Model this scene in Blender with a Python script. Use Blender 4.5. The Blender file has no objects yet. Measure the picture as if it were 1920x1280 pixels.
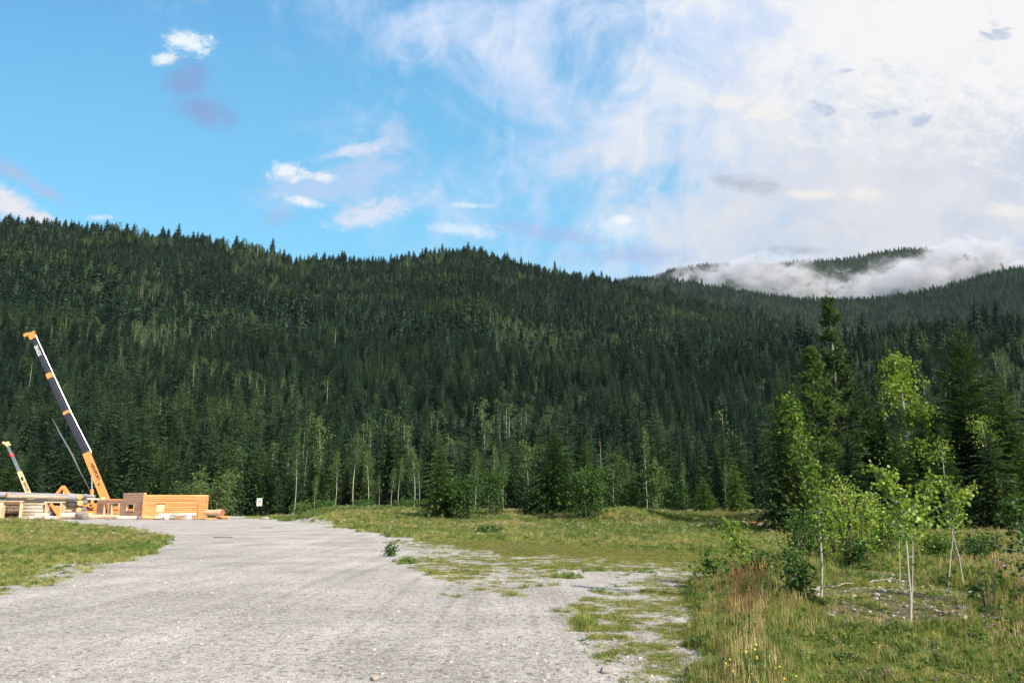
import bpy, math, random
import numpy as np
from mathutils import Vector, Matrix
random.seed(7); rng = np.random.default_rng(11)
S = bpy.context.scene
COL = S.collection
R = math.radians

# ------------------------------------------------------------------ camera
CAM_H = 1.6; PITCH = R(11.65); F = 28/36*1920
cam = bpy.data.cameras.new('camera'); cam.lens = 28; cam.sensor_width = 36
cam.clip_start = 0.1; cam.clip_end = 20000
camo = bpy.data.objects.new('camera', cam); COL.objects.link(camo)
camo.location = (0, 0, CAM_H); camo.rotation_euler = (math.pi/2 + PITCH, 0, 0)
S.camera = camo
CP, SP = math.cos(PITCH), math.sin(PITCH)
def ray(px, py):
    a = (px-960)/F; b = -(py-640)/F
    return (a, CP - b*SP, SP + b*CP)
def P(px, py, Y):                       # world point seen at a pixel, at depth Y in front of the viewer
    d = ray(px, py); k = Y/d[1]
    return Vector((d[0]*k, Y, CAM_H + d[2]*k))
def GP(px, py):                         # on flat ground
    d = ray(px, py); k = -CAM_H/d[2]
    return (d[0]*k, d[1]*k)
def topix(x, y, z):
    zc = z-CAM_H
    w = y*CP + zc*SP; v = -y*SP + zc*CP
    w = np.maximum(w, 1e-3)
    return 960 + F*x/w, 640 - F*v/w

# ------------------------------------------------------------------ light
SUN_EL = R(33); SUN_DIR = Vector((0.62, -0.78, 0)).normalized()
tosun = Vector((SUN_DIR.x*math.cos(SUN_EL), SUN_DIR.y*math.cos(SUN_EL), math.sin(SUN_EL)))
sl = bpy.data.lights.new('sun', 'SUN'); sl.energy = 4.9; sl.angle = R(1.0); sl.color = (1.0, 0.90, 0.76)
so = bpy.data.objects.new('sun', sl); COL.objects.link(so)
so.rotation_euler = tosun.to_track_quat('Z', 'Y').to_euler(); so.location = (60, -50, 80)
S.view_settings.view_transform = 'Standard'; S.view_settings.look = 'None'
S.view_settings.gamma = 1; S.view_settings.exposure = 0.75
S.cycles.use_denoising = True; S.cycles.max_bounces = 6; S.cycles.diffuse_bounces = 3; S.cycles.transparent_max_bounces = 12
S.cycles.volume_bounces = 2; S.cycles.volume_step_rate = 1.0; S.cycles.volume_max_steps = 256

# ------------------------------------------------------------------ node helper
class N:
    def __init__(s, tree): s.t = tree; s.L = tree.links
    def new(s, typ, **kw):
        n = s.t.nodes.new(typ)
        for k, v in kw.items(): setattr(n, k, v)
        return n
    def put(s, sock, v):
        if hasattr(v, 'is_output') or isinstance(v, bpy.types.NodeSocket): s.L.new(v, sock)
        elif v is not None:
            if isinstance(v, (tuple, list)) and sock.type == 'RGBA' and len(v) == 3: v = (*v, 1)
            sock.default_value = v
    def m(s, op, a, b=None, c=None, clamp=False):
        n = s.new('ShaderNodeMath', operation=op, use_clamp=clamp)
        s.put(n.inputs[0], a)
        if b is not None: s.put(n.inputs[1], b)
        if c is not None: s.put(n.inputs[2], c)
        return n.outputs[0]
    def ss(s, x, lo, hi):
        n = s.new('ShaderNodeMapRange', interpolation_type='SMOOTHSTEP')
        s.put(n.inputs[0], x); s.put(n.inputs[1], lo); s.put(n.inputs[2], hi)
        return n.outputs[0]
    def mix(s, f, a, b, blend='MIX'):
        n = s.new('ShaderNodeMix', data_type='RGBA', blend_type=blend)
        s.put(n.inputs[0], f); s.put(n.inputs[6], a); s.put(n.inputs[7], b)
        return n.outputs[2]
    def noise(s, vec, scale, detail=4, rough=0.55, dist=0.0, dim='3D', out=0):
        n = s.new('ShaderNodeTexNoise', noise_dimensions=dim)
        if vec is not None: s.L.new(vec, n.inputs['Vector'])
        n.inputs['Scale'].default_value = scale; n.inputs['Detail'].default_value = detail
        n.inputs['Roughness'].default_value = rough; n.inputs['Distortion'].default_value = dist
        return n.outputs[out]
    def mapping(s, vec, scale=(1,1,1), rot=(0,0,0), loc=(0,0,0)):
        n = s.new('ShaderNodeMapping'); s.L.new(vec, n.inputs[0])
        n.inputs['Scale'].default_value = scale; n.inputs['Rotation'].default_value = rot; n.inputs['Location'].default_value = loc
        return n.outputs[0]
    def ramp(s, f, stops):
        n = s.new('ShaderNodeValToRGB'); s.put(n.inputs[0], f)
        e = n.color_ramp.elements
        while len(e) < len(stops): e.new(0.5)
        for i, (p, c) in enumerate(stops): e[i].position = p; e[i].color = (*c, 1)
        return n.outputs[0]
    def comb(s, x, y, z):
        n = s.new('ShaderNodeCombineXYZ')
        for i, v in enumerate((x, y, z)): s.put(n.inputs[i], v)
        return n.outputs[0]

# ------------------------------------------------------------------ world: sky with clouds (by direction)
W = bpy.data.worlds.new('World'); S.world = W; W.use_nodes = True
wt = W.node_tree; wt.nodes.clear(); n = N(wt)
out = n.new('ShaderNodeOutputWorld'); bg = n.new('ShaderNodeBackground')
sky = n.new('ShaderNodeTexSky', sky_type='NISHITA', sun_disc=False)
sky.sun_elevation = SUN_EL; sky.sun_rotation = math.atan2(SUN_DIR.x, SUN_DIR.y)
sky.air_density = 1.0; sky.dust_density = 0.3; sky.ozone_density = 2.0
tc = n.new('ShaderNodeTexCoord').outputs['Generated']
sep = n.new('ShaderNodeSeparateXYZ'); n.L.new(tc, sep.inputs[0])
yy = n.m('MAXIMUM', sep.outputs[1], 0.08)
u = n.m('DIVIDE', sep.outputs[0], yy); v = n.m('DIVIDE', sep.outputs[2], yy)
uv = n.comb(u, v, 0.0)
def UV(px, py):
    d = ray(px, py); return d[0]/d[1], d[2]/d[1]
# warp for ragged outlines
w1 = n.noise(n.mapping(uv, (14, 20, 1)), 1.0, 9, 0.68, 0.5)
w2 = n.noise(n.mapping(uv, (48, 70, 1), loc=(3, 1, 0)), 1.0, 8, 0.70, 0.6)
wisp = n.noise(n.mapping(uv, (4.2, 4.6, 1), rot=(0, 0, R(-50)), loc=(2.7, 0.6, 0)), 1.0, 10, 0.60, 1.3)
wisp2 = n.noise(n.mapping(uv, (13, 8, 1), rot=(0, 0, R(-48)), loc=(4.3, 2, 0)), 1.0, 10, 0.64, 1.0)
fbm = n.m('ADD', n.m('MULTIPLY', w1, 0.5), n.m('MULTIPLY', w2, 0.5))
fbc = n.m('SUBTRACT', fbm, 0.5)
def blob(px, py, rx, ry, ang=0.0, k=2.7, lo=0.27, hi=1.10):
    cu, cv = UV(px, py); s_ = 1/F/0.97
    a = n.m('SUBTRACT', u, cu); b = n.m('SUBTRACT', v, cv)
    ca, sa = math.cos(R(ang)), math.sin(R(ang))
    a2 = n.m('ADD', n.m('MULTIPLY', a, ca), n.m('MULTIPLY', b, sa))
    b2 = n.m('SUBTRACT', n.m('MULTIPLY', b, ca), n.m('MULTIPLY', a, sa))
    a2 = n.m('DIVIDE', a2, rx*s_); b2 = n.m('DIVIDE', b2, ry*s_)
    d2 = n.m('ADD', n.m('MULTIPLY', a2, a2), n.m('MULTIPLY', b2, b2))
    g = n.m('EXPONENT', n.m('MULTIPLY', d2, -0.7))
    return n.m('MULTIPLY', n.ss(n.m('ADD', g, n.m('MULTIPLY', fbc, k)), lo, hi), n.ss(g, .08, .30))
def maxn(*a):
    r = a[0]
    for x in a[1:]: r = n.m('MAXIMUM', r, x)
    return r
K = 1/0.10/1.68                         # display value -> sky texture units (strength 0.10, exposure 0.75)
def srgb(r, g, b): return tuple(((c/255+0.055)/1.055)**2.4 if c > 10 else c/255/12.92 for c in (r, g, b))
def C(r, g, b): return tuple(x*K for x in srgb(r, g, b))
# the Nishita sky, tinted toward the photograph's saturated cyan-blue
vv = n.ss(v, 0.20, 0.95)
tint = n.mix(vv, (0.86, 1.24, 1.22), (0.92, 1.24, 1.20))
base = n.mix(1.0, sky.outputs[0], tint, 'MULTIPLY')
hs = n.new('ShaderNodeHueSaturation'); hs.inputs['Saturation'].default_value = 1.1; hs.inputs['Value'].default_value = 1.0
n.L.new(base, hs.inputs['Color']); base = n.mix(0.65, hs.outputs[0], n.ramp(n.m('MULTIPLY', v, 1.0, clamp=True),
    [(0.0, C(170, 220, 248)), (0.32, C(138, 214, 250)), (0.55, C(122, 200, 247)), (0.85, C(98, 170, 236)), (1.0, C(88, 155, 228))]))
col = base
# high thin veil growing to the right
tu, tv = UV(1120, 250)
g = n.m('ADD', n.m('MULTIPLY', n.m('SUBTRACT', u, tu), 1.55), n.m('MULTIPLY', n.m('SUBTRACT', v, tv), 0.95))
g = n.m('ADD', g, 0.46)
veil = n.m('ADD', g, n.m('MULTIPLY', n.m('SUBTRACT', wisp, 0.5), 2.0))
veil = n.m('ADD', veil, n.m('MULTIPLY', n.m('SUBTRACT', wisp2, 0.5), 1.2))
veil = n.ss(veil, -0.20, 0.85)
vcol = n.mix(n.ss(n.m('ADD', u, n.m('MULTIPLY', n.m('SUBTRACT', wisp2, .5), 1.6)), 0.0, 0.65), C(206, 224, 252), C(246, 246, 248))
vcol = n.mix(n.m('MULTIPLY', n.ss(v, 0.55, 0.30), n.ss(u, 0.0, 0.45)), vcol, C(214, 219, 232))
col = n.mix(n.m('MULTIPLY', veil, 0.95), col, vcol)
def layer(col, mask, amt, c):
    return n.mix(n.m('MULTIPLY', mask, amt), col, c)
# lower right: flat grey-white deck
deck = n.m('MULTIPLY', n.ss(n.m('ADD', n.m('ADD', u, n.m('MULTIPLY', n.m('SUBTRACT', wisp, .5), 1.3)), n.m('MULTIPLY', fbc, 1.0)), 0.0, 0.60), n.ss(n.m('ADD', v, n.m('MULTIPLY', fbc, 0.8)), 0.75, 0.40))
dw = n.ss(n.m('ADD', n.m('MULTIPLY', wisp, .6), n.m('MULTIPLY', w1, .4)), .40, .60)
col = layer(col, deck, 0.72, n.mix(dw, C(196, 206, 226), C(226, 226, 230)))
hi = n.m('MULTIPLY', n.ss(n.m('ADD', u, n.m('MULTIPLY', fbc, 0.8)), 0.12, 0.55), n.ss(n.m('ADD', v, n.m('MULTIPLY', fbc, 0.7)), 0.45, 0.62))
col = layer(col, n.m('MULTIPLY', hi, n.ss(n.m('ADD', wisp2, n.m('MULTIPLY', n.ss(u, .2, .6), .3)), .36, .70)), 0.8, C(249, 248, 247))
# grey undersides first, then bright parts
col = layer(col, maxn(blob(352, 150, 50, 48, 60, 1.5), blob(385, 210, 66, 34, -20, 1.5)), 0.72, C(138, 158, 208))
col = layer(col, maxn(blob(352, 78, 48, 26, -25, 3.4), blob(308, 112, 26, 14, 0, 3.0)), 0.95, C(243, 250, 254))
col = layer(col, maxn(blob(520, 408, 40, 20, 20, 2.2), blob(1045, 440, 120, 20, -8, 2.4), blob(1180, 480, 160, 20, 0, 2.2)), 0.55, C(168, 185, 228))
col = layer(col, maxn(blob(680, 330, 100, 70, 25, 2.6), blob(740, 260, 40, 50, 0, 2.4), blob(600, 350, 120, 46, 12, 2.6)), 0.72, C(196, 212, 242))
col = layer(col, maxn(blob(690, 402, 78, 26, 18, 2.8), blob(650, 285, 90, 16, 12, 3.0)), 0.8, C(232, 232, 245))
col = layer(col, maxn(blob(545, 322, 40, 18, -10, 3.0), blob(610, 332, 26, 12, -10, 2.6), blob(575, 380, 46, 11, -12, 3.0)), 0.9, C(248, 248, 252))
col = layer(col, maxn(blob(20, 320, 70, 18, -32, 2.2), blob(70, 350, 60, 14, -30, 2.4)), 0.65, C(178, 190, 225))
col = layer(col, maxn(blob(10, 380, 70, 34, -25, 2.4), blob(60, 405, 70, 18, -22, 2.6)), 0.92, C(240, 234, 240))
col = layer(col, maxn(blob(1155, 425, 62, 30, 0, 2.8), blob(880, 385, 46, 8, 0, 3.0), blob(190, 408, 26, 7, 0, 3), blob(860, 430, 70, 14, -4, 3)), 0.8, C(226, 240, 252))
col = layer(col, blob(1170, 413, 26, 10, 0, 2.2), 0.9, C(250, 252, 253))
col = layer(col, maxn(blob(1395, 345, 75, 22, -8, 2.6), blob(1480, 470, 75, 10, 0, 2.4)), 0.75, C(176, 184, 198))
col = layer(col, maxn(blob(1370, 190, 46, 16, 0, 2.6), blob(1440, 210, 50, 18, 0, 2.8), blob(1620, 365, 40, 14, 0, 2.6), blob(1890, 395, 40, 16, 0, 2.4), blob(1520, 365, 60, 12, 0, 2.6)), 0.7, C(250, 244, 236))
col = layer(col, maxn(blob(1545, 205, 32, 15, -20, 4.2, .45, 1.0), blob(1660, 213, 42, 14, 10, 4.6, .45, 1.0), blob(1728, 225, 28, 13, 20, 4.6, .45, 1.0), blob(1585, 133, 18, 6, 10, 3), blob(1860, 65, 40, 20, 25, 4.4, .45, 1.0)), 0.6, C(158, 180, 214))
n.L.new(col, bg.inputs[0]); bg.inputs[1].default_value = 0.10
n.L.new(bg.outputs[0], out.inputs[0])

# ------------------------------------------------------------------ object helpers
def tag(o, label=None, cat=None, group=None, kind=None):
    if label: o['label'] = label
    if cat: o['category'] = cat
    if group: o['group'] = group
    if kind: o['kind'] = kind
    return o
def thing(name, loc, label, cat, group=None, rz=0):
    o = bpy.data.objects.new(name, None); o.empty_display_size = 0.3
    COL.objects.link(o); o.location = loc; o.rotation_euler = (0, 0, rz)
    return tag(o, label, cat, group)
def link(name, me, parent=None, loc=None):
    o = bpy.data.objects.new(name, me); COL.objects.link(o)
    if parent:
        o.parent = parent
        bpy.context.view_layer.update() if False else None
    if loc is not None: o.location = loc
    return o
def relink(o, parent, world_loc):       # o modelled in world coordinates, put under a parent standing at world_loc
    o.parent = parent; o.matrix_parent_inverse = Matrix.Translation(-Vector(world_loc))
    return o

class MB:
    def __init__(s): s.v = []; s.f = []; s.mi = []; s.r = []
    def add(s, vs, fs, mi=0, r=None):
        b = len(s.v); s.v.extend([tuple(x) for x in vs])
        for f in fs:
            s.f.append(tuple(b+i for i in f)); s.mi.append(mi); s.r.append(random.random() if r is None else r)
        return s
    def box(s, c, size, M=None, mi=0, bev=0.0):
        hx, hy, hz = size[0]/2, size[1]/2, size[2]/2; c = Vector(c)
        if bev <= 0:
            vs = [Vector((x, y, z)) for z in (-hz, hz) for y in (-hy, hy) for x in (-hx, hx)]
            fs = [(0,2,3,1),(4,5,7,6),(0,1,5,4),(2,6,7,3),(0,4,6,2),(1,3,7,5)]
        else:
            b = bev; vs = []; 
            for z, ins in ((-hz, b), (-hz+b, 0), (hz-b, 0), (hz, b)):
                x, y = hx-ins, hy-ins
                vs += [Vector((-x+b if ins==0 else -x, -y, z)), Vector((x-b if ins==0 else x, -y, z)),
                       Vector((x, -y+b if ins==0 else -y, z)), Vector((x, y-b if ins==0 else y, z)),
                       Vector((x-b if ins==0 else x, y, z)), Vector((-x+b if ins==0 else -x, y, z)),
                       Vector((-x, y-b if ins==0 else y, z)), Vector((-x, -y+b if ins==0 else -y, z))]
            fs = [tuple(range(7, -1, -1)), tuple(range(24, 32))]
            for k in range(3):
                for i in range(8): fs.append((k*8+i, k*8+(i+1)%8, k*8+8+(i+1)%8, k*8+8+i))
        if M is not None: vs = [M @ x for x in vs]
        return s.add([x+c for x in vs], fs, mi, random.random())
    def tube(s, pts, rad, nseg=8, mi=0, caps=True, wob=0.0, capmi=None):
        pts = [Vector(p) for p in pts]; ring = []; vs = []; k = len(pts)
        up = Vector((0, 0, 1))
        for i, p in enumerate(pts):
            t = (pts[min(i+1, k-1)]-pts[max(i-1, 0)]).normalized()
            a = t.cross(up if abs(t.z) < 0.9 else Vector((1, 0, 0))).normalized(); b = t.cross(a)
            rr = rad[i] if isinstance(rad, (list, tuple)) else rad
            for j in range(nseg):
                th = 2*math.pi*j/nseg; q = rr*(1+random.uniform(-wob, wob))
                vs.append(p + a*math.cos(th)*q + b*math.sin(th)*q)
        fs = [(i*nseg+j, i*nseg+(j+1)%nseg, (i+1)*nseg+(j+1)%nseg, (i+1)*nseg+j) for i in range(k-1) for j in range(nseg)]
        r = random.random(); s.add(vs, fs, mi, r)
        if caps:
            b0 = len(s.v)-len(vs)
            for f in (tuple(range(b0+nseg-1, b0-1, -1)), tuple(range(b0+(k-1)*nseg, b0+k*nseg))):
                s.f.append(f); s.mi.append(mi if capmi is None else capmi); s.r.append(r)
        return s
    def bar(s, p0, p1, w, h, mi=0, w1=None, h1=None, up=Vector((0, 0, 1))):
        p0, p1 = Vector(p0), Vector(p1); t = (p1-p0).normalized()
        a = t.cross(up).normalized(); b = a.cross(t).normalized()
        w1 = w if w1 is None else w1; h1 = h if h1 is None else h1; vs = []
        for p, ww, hh in ((p0, w, h), (p1, w1, h1)):
            for sa, sb in ((-1,-1),(1,-1),(1,1),(-1,1)): vs.append(p + a*sa*ww/2 + b*sb*hh/2)
        return s.add(vs, [(3,2,1,0),(4,5,6,7),(0,1,5,4),(1,2,6,5),(2,3,7,6),(3,0,4,7)], mi, random.random())
    def mesh(s, name, mats, smooth=False):
        me = bpy.data.meshes.new(name); me.from_pydata(s.v, [], s.f)
        for m_ in (mats if isinstance(mats, (list, tuple)) else [mats]): me.materials.append(m_)
        if any(s.mi): me.polygons.foreach_set('material_index', s.mi)
        at = me.attributes.new('rnd', 'FLOAT', 'FACE'); at.data.foreach_set('value', s.r)
        if smooth: me.polygons.foreach_set('use_smooth', [True]*len(s.f))
        me.update(); return me
    def build(s, name, mats, parent=None, smooth=False, at=None):
        """at: world position of the parent when the shape is in world coordinates"""
        if at is not None:
            q = Vector(at); s.v = [(x-q.x, y-q.y, z-q.z) for x, y, z in s.v]
        o = bpy.data.objects.new(name, s.mesh(name, mats, smooth)); COL.objects.link(o)
        if parent: o.parent = parent
        return o
def copy_tree(o, parent=None):
    c = o.copy(); COL.objects.link(c)
    if parent: c.parent = parent
    for ch in o.children: copy_tree(ch, c)
    return c

# ------------------------------------------------------------------ materials
def mat(name):
    m_ = bpy.data.materials.new(name); m_.use_nodes = True; t = m_.node_tree; t.nodes.clear()
    nn = N(t); o_ = nn.new('ShaderNodeOutputMaterial'); return m_, nn, o_
def bsdf(nn, color, rough=0.8, spec=0.3, metal=0.0, bump=None, bstr=0.3, bdist=0.02):
    b = nn.new('ShaderNodeBsdfPrincipled'); nn.put(b.inputs['Base Color'], color)
    nn.put(b.inputs['Roughness'], rough); b.inputs['Specular IOR Level'].default_value = spec
    b.inputs['Metallic'].default_value = metal
    if bump is not None:
        bm = nn.new('ShaderNodeBump'); bm.inputs['Strength'].default_value = bstr; bm.inputs['Distance'].default_value = bdist
        nn.put(bm.inputs['Height'], bump); nn.L.new(bm.outputs[0], b.inputs['Normal'])
    return b.outputs[0]
def attr(nn, name, out=2):
    a = nn.new('ShaderNodeAttribute', attribute_name=name); return a.outputs[out]
def pos(nn): return nn.new('ShaderNodeNewGeometry').outputs['Position']
def objc(nn): return nn.new('ShaderNodeTexCoord').outputs['Object']

def leaf_mat(name, dark, mid, light, trans=0.35, rough=0.55, patch=None, spec=0.25, oshare=0.45):
    """foliage: face-random and object-random variation, translucent"""
    m_, nn, o_ = mat(name)
    r = attr(nn, 'rnd'); oi = nn.new('ShaderNodeObjectInfo').outputs['Random']
    f = nn.m('ADD', nn.m('MULTIPLY', r, 1-oshare), nn.m('MULTIPLY', oi, oshare))
    c = nn.ramp(f, [(0.0, dark), (0.5, mid), (1.0, light)])
    if patch:
        q = nn.noise(pos(nn), patch[0], 3, 0.6)
        c = nn.mix(nn.m('MULTIPLY', nn.ss(q, patch[2], patch[3]), 0.8), c, patch[1])
        q2 = nn.noise(pos(nn), patch[0]*2.7, 2, 0.5)
        c = nn.mix(nn.ss(q2, 0.35, 0.65), nn.mix(1.0, c, (0.72, 0.8, 0.85), 'MULTIPLY'), c)
    d = bsdf(nn, c, rough, spec)
    t = nn.new('ShaderNodeBsdfTranslucent'); nn.put(t.inputs[0], nn.mix(1.0, c, (1.25, 1.15, 0.5), 'MULTIPLY'))
    mx = nn.new('ShaderNodeMixShader'); mx.inputs[0].default_value = trans
    nn.L.new(d, mx.inputs[1]); nn.L.new(t.outputs[0], mx.inputs[2]); nn.L.new(mx.outputs[0], o_.inputs[0])
    return m_
def simple(name, c, rough=0.7, spec=0.3, metal=0.0, var=0.25, scale=3.0, bump=0.0, scl=(1,1,1)):
    m_, nn, o_ = mat(name)
    q = nn.noise(nn.mapping(objc(nn), scl), scale, 5, 0.65)
    c2 = tuple(x*(1-var) for x in c); c3 = tuple(min(1, x*(1+var)) for x in c)
    cc = nn.mix(nn.ss(q, 0.3, 0.7), c2, c3)
    nn.L.new(bsdf(nn, cc, rough, spec, metal, q if bump else None, bump, 0.03), o_.inputs[0]); return m_

M = {}
M['needle_far'] = leaf_mat('needle_far', (0.008, 0.021, 0.014), (0.023, 0.052, 0.033), (0.080, 0.132, 0.066), 0.12, 0.7, (0.013, (0.085, 0.130, 0.045), 0.52, 0.74), spec=0.1, oshare=.62)
M['needle'] = leaf_mat('needle', (0.010, 0.026, 0.013), (0.030, 0.062, 0.024), (0.095, 0.145, 0.042), 0.22, 0.65, spec=0.12)
M['needle_light'] = leaf_mat('needle_light', (0.022, 0.055, 0.016), (0.060, 0.120, 0.028), (0.14, 0.21, 0.050), 0.3, 0.6, spec=0.12)
M['needle_mid'] = leaf_mat('needle_mid', (0.016, 0.040, 0.014), (0.045, 0.090, 0.026), (0.12, 0.18, 0.048), 0.25, 0.6, spec=0.12)
M['aspen_leaf'] = leaf_mat('aspen_leaf', (0.045, 0.10, 0.018), (0.15, 0.26, 0.036), (0.36, 0.47, 0.09), 0.4, 0.45)
M['aspen_far'] = leaf_mat('aspen_far', (0.024, 0.058, 0.020), (0.060, 0.115, 0.034), (0.13, 0.19, 0.060), 0.35, 0.55)
M['shrub_leaf'] = leaf_mat('shrub_leaf', (0.016, 0.050, 0.012), (0.050, 0.115, 0.024), (0.13, 0.21, 0.046), 0.35, 0.5)
M['grass'] = leaf_mat('grass_blade', (0.09, 0.13, 0.03), (0.27, 0.30, 0.085), (0.50, 0.48, 0.20), 0.4, 0.6)
M['grass_green'] = leaf_mat('grass_green', (0.040, 0.090, 0.018), (0.095, 0.165, 0.034), (0.19, 0.27, 0.07), 0.4, 0.6)
M['moss'] = leaf_mat('moss_blade', (0.11, 0.125, 0.022), (0.20, 0.205, 0.035), (0.30, 0.27, 0.055), 0.3, 0.7)
M['dry'] = leaf_mat('dry_stalk', (0.18, 0.12, 0.06), (0.34, 0.27, 0.12), (0.52, 0.46, 0.23), 0.3, 0.7)
M['dry_red'] = leaf_mat('reddish_stalk', (0.15, 0.055, 0.035), (0.28, 0.13, 0.065), (0.42, 0.28, 0.13), 0.3, 0.7)
M['flower'] = simple('white_petals', (0.82, 0.82, 0.78), 0.6, var=0.1)
M['yellow_flower'] = simple('yellow_petals', (0.75, 0.55, 0.06), 0.6, var=0.1)
M['clover'] = simple('purple_petals', (0.45, 0.16, 0.42), 0.6, var=0.15)
M['bark'] = simple('dark_bark', (0.075, 0.062, 0.050), 0.9, var=0.4, scale=14, scl=(1, 1, .3))
M['greybark'] = simple('grey_bark', (0.24, 0.225, 0.20), 0.85, var=0.3, scale=9)
m_, nn, o_ = mat('birch_bark'); q = nn.noise(nn.mapping(objc(nn), (6, 6, 26)), 1.0, 4, 0.6)
q2 = nn.noise(nn.mapping(objc(nn), (3, 3, 5)), 1.0, 3, 0.6)
c_ = nn.mix(nn.ss(q, 0.60, 0.68), nn.mix(q2, (0.24, 0.23, 0.18), (0.47, 0.45, 0.39)), (0.06, 0.055, 0.045))
nn.L.new(bsdf(nn, c_, 0.7, 0.25, bump=q, bstr=0.3, bdist=0.01), o_.inputs[0]); M['birch'] = m_
M['stone'] = None
m_, nn, o_ = mat('river_stone'); oi = nn.new('ShaderNodeObjectInfo').outputs['Random']
q = nn.noise(objc(nn), 6.0, 5, 0.65)
c_ = nn.ramp(oi, [(0.0, (0.16, 0.15, 0.15)), (0.35, (0.33, 0.31, 0.29)), (0.6, (0.42, 0.34, 0.30)), (0.8, (0.46, 0.44, 0.41)), (1.0, (0.62, 0.60, 0.56))])
c_ = nn.mix(nn.ss(q, 0.35, 0.7), nn.mix(1.0, c_, (0.68, 0.68, 0.68), 'MULTIPLY'), c_)
nn.L.new(bsdf(nn, c_, 0.75, 0.3, bump=q, bstr=0.4, bdist=0.02), o_.inputs[0]); M['stone'] = m_

def paint(name, c, wear=0.25):
    m_, nn, o_ = mat(name); q = nn.noise(objc(nn), 2.2, 6, 0.7); q2 = nn.noise(objc(nn), 11.0, 4, 0.7)
    cc = nn.mix(nn.ss(q, 0.35, 0.75), c, tuple(x*0.72 for x in c))
    cc = nn.mix(nn.m('MULTIPLY', nn.ss(q2, 0.64, 0.74), wear*2), cc, (0.10, 0.06, 0.035))
    nn.L.new(bsdf(nn, cc, 0.45, 0.4), o_.inputs[0]); return m_
M['orange'] = paint('orange_paint', (0.74, 0.30, 0.085))
M['yellow'] = paint('cream_yellow_paint', (0.80, 0.60, 0.32))
M['black'] = paint('charcoal_paint', (0.035, 0.036, 0.055), 0.05)
M['greysteel'] = paint('grey_steel', (0.17, 0.20, 0.24), 0.1)
M['red'] = paint('red_paint', (0.62, 0.03, 0.07), 0.1)
M['white'] = paint('white_paint', (0.80, 0.80, 0.80), 0.05)
M['ink'] = simple('dark_lettering', (0.03, 0.03, 0.05), 0.6, var=0.1)
M['rubber'] = simple('rubber', (0.025, 0.025, 0.026), 0.85)
M['chrome'] = simple('steel_rod', (0.55, 0.60, 0.66), 0.3, 0.5, 0.8, var=0.1)
m_, nn, o_ = mat('dark_glass'); nn.L.new(bsdf(nn, (0.03, 0.045, 0.055), 0.08, 0.6), o_.inputs[0]); M['glass'] = m_
M['rust'] = simple('rust', (0.30, 0.085, 0.030), 0.9, var=0.5, scale=4)
M['concrete'] = simple('grey_panel', (0.30, 0.31, 0.34), 0.85, var=0.25, scale=2, scl=(1,1,.3))
def logmat(name, a, b, c, stain=0.5, s=1.0):
    m_, nn, o_ = mat(name); r = attr(nn, 'rnd')
    g1 = nn.noise(nn.mapping(objc(nn), (0.7*s, 0.7*s, 9*s)), 1.0, 6, 0.65)
    g2 = nn.noise(nn.mapping(objc(nn), (0.6, 0.6, 1.6), loc=(5, 1, 2)), 1.0, 3, 0.6)
    kn = nn.noise(nn.mapping(objc(nn), (2.2, 2.2, 5), loc=(1, 7, 2)), 1.0, 2, 0.5)
    cc = nn.mix(nn.ss(g1, 0.3, 0.7), a, b)
    cc = nn.mix(nn.m('MULTIPLY', nn.ss(nn.m('ADD', g2, nn.m('MULTIPLY', nn.m('SUBTRACT', r, 0.5), 0.35)), 0.45, 0.7), stain), cc, c)
    cc = nn.mix(nn.ss(kn, 0.70, 0.76), cc, tuple(x*0.35 for x in c))
    cc = nn.mix(nn.m('MULTIPLY', r, 0.35), cc, nn.mix(1.0, cc, (0.75, 0.70, 0.66), 'MULTIPLY'))
    nn.L.new(bsdf(nn, cc, 0.75, 0.25, bump=g1, bstr=0.35, bdist=0.03), o_.inputs[0]); return m_
M['grey_log'] = logmat('weathered_log', (0.40, 0.36, 0.29), (0.55, 0.51, 0.44), (0.32, 0.20, 0.11), 0.55)
M['silver_log'] = logmat('silver_log', (0.25, 0.26, 0.29), (0.36, 0.36, 0.40), (0.30, 0.27, 0.25), 0.4)
M['fresh_log'] = logmat('fresh_log', (0.55, 0.43, 0.32), (0.72, 0.64, 0.55), (0.55, 0.27, 0.10), 0.6)
M['orange_log'] = logmat('stained_timber', (0.58, 0.27, 0.095), (0.74, 0.41, 0.18), (0.46, 0.17, 0.05), 0.5)
M['brown_log_shaded_timber'] = logmat('brown_log_and_shaded_timber', (0.62, 0.36, 0.22), (0.75, 0.50, 0.34), (0.45, 0.25, 0.15), 0.6)  # brown logs; on cabin walls, the orange timber's shaded tone put into the colour
M['log_end'] = simple('cut_log_end', (0.66, 0.36, 0.13), 0.8, var=0.3, scale=9)
M['log_end_red'] = simple('red_log_end', (0.34, 0.11, 0.06), 0.8, var=0.3, scale=9)
M['plank'] = logmat('trim_board', (0.62, 0.44, 0.26), (0.74, 0.60, 0.42), (0.58, 0.32, 0.14), 0.4)
M['dark_plank'] = logmat('old_board', (0.16, 0.11, 0.08), (0.24, 0.17, 0.12), (0.12, 0.07, 0.05), 0.4)

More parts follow.
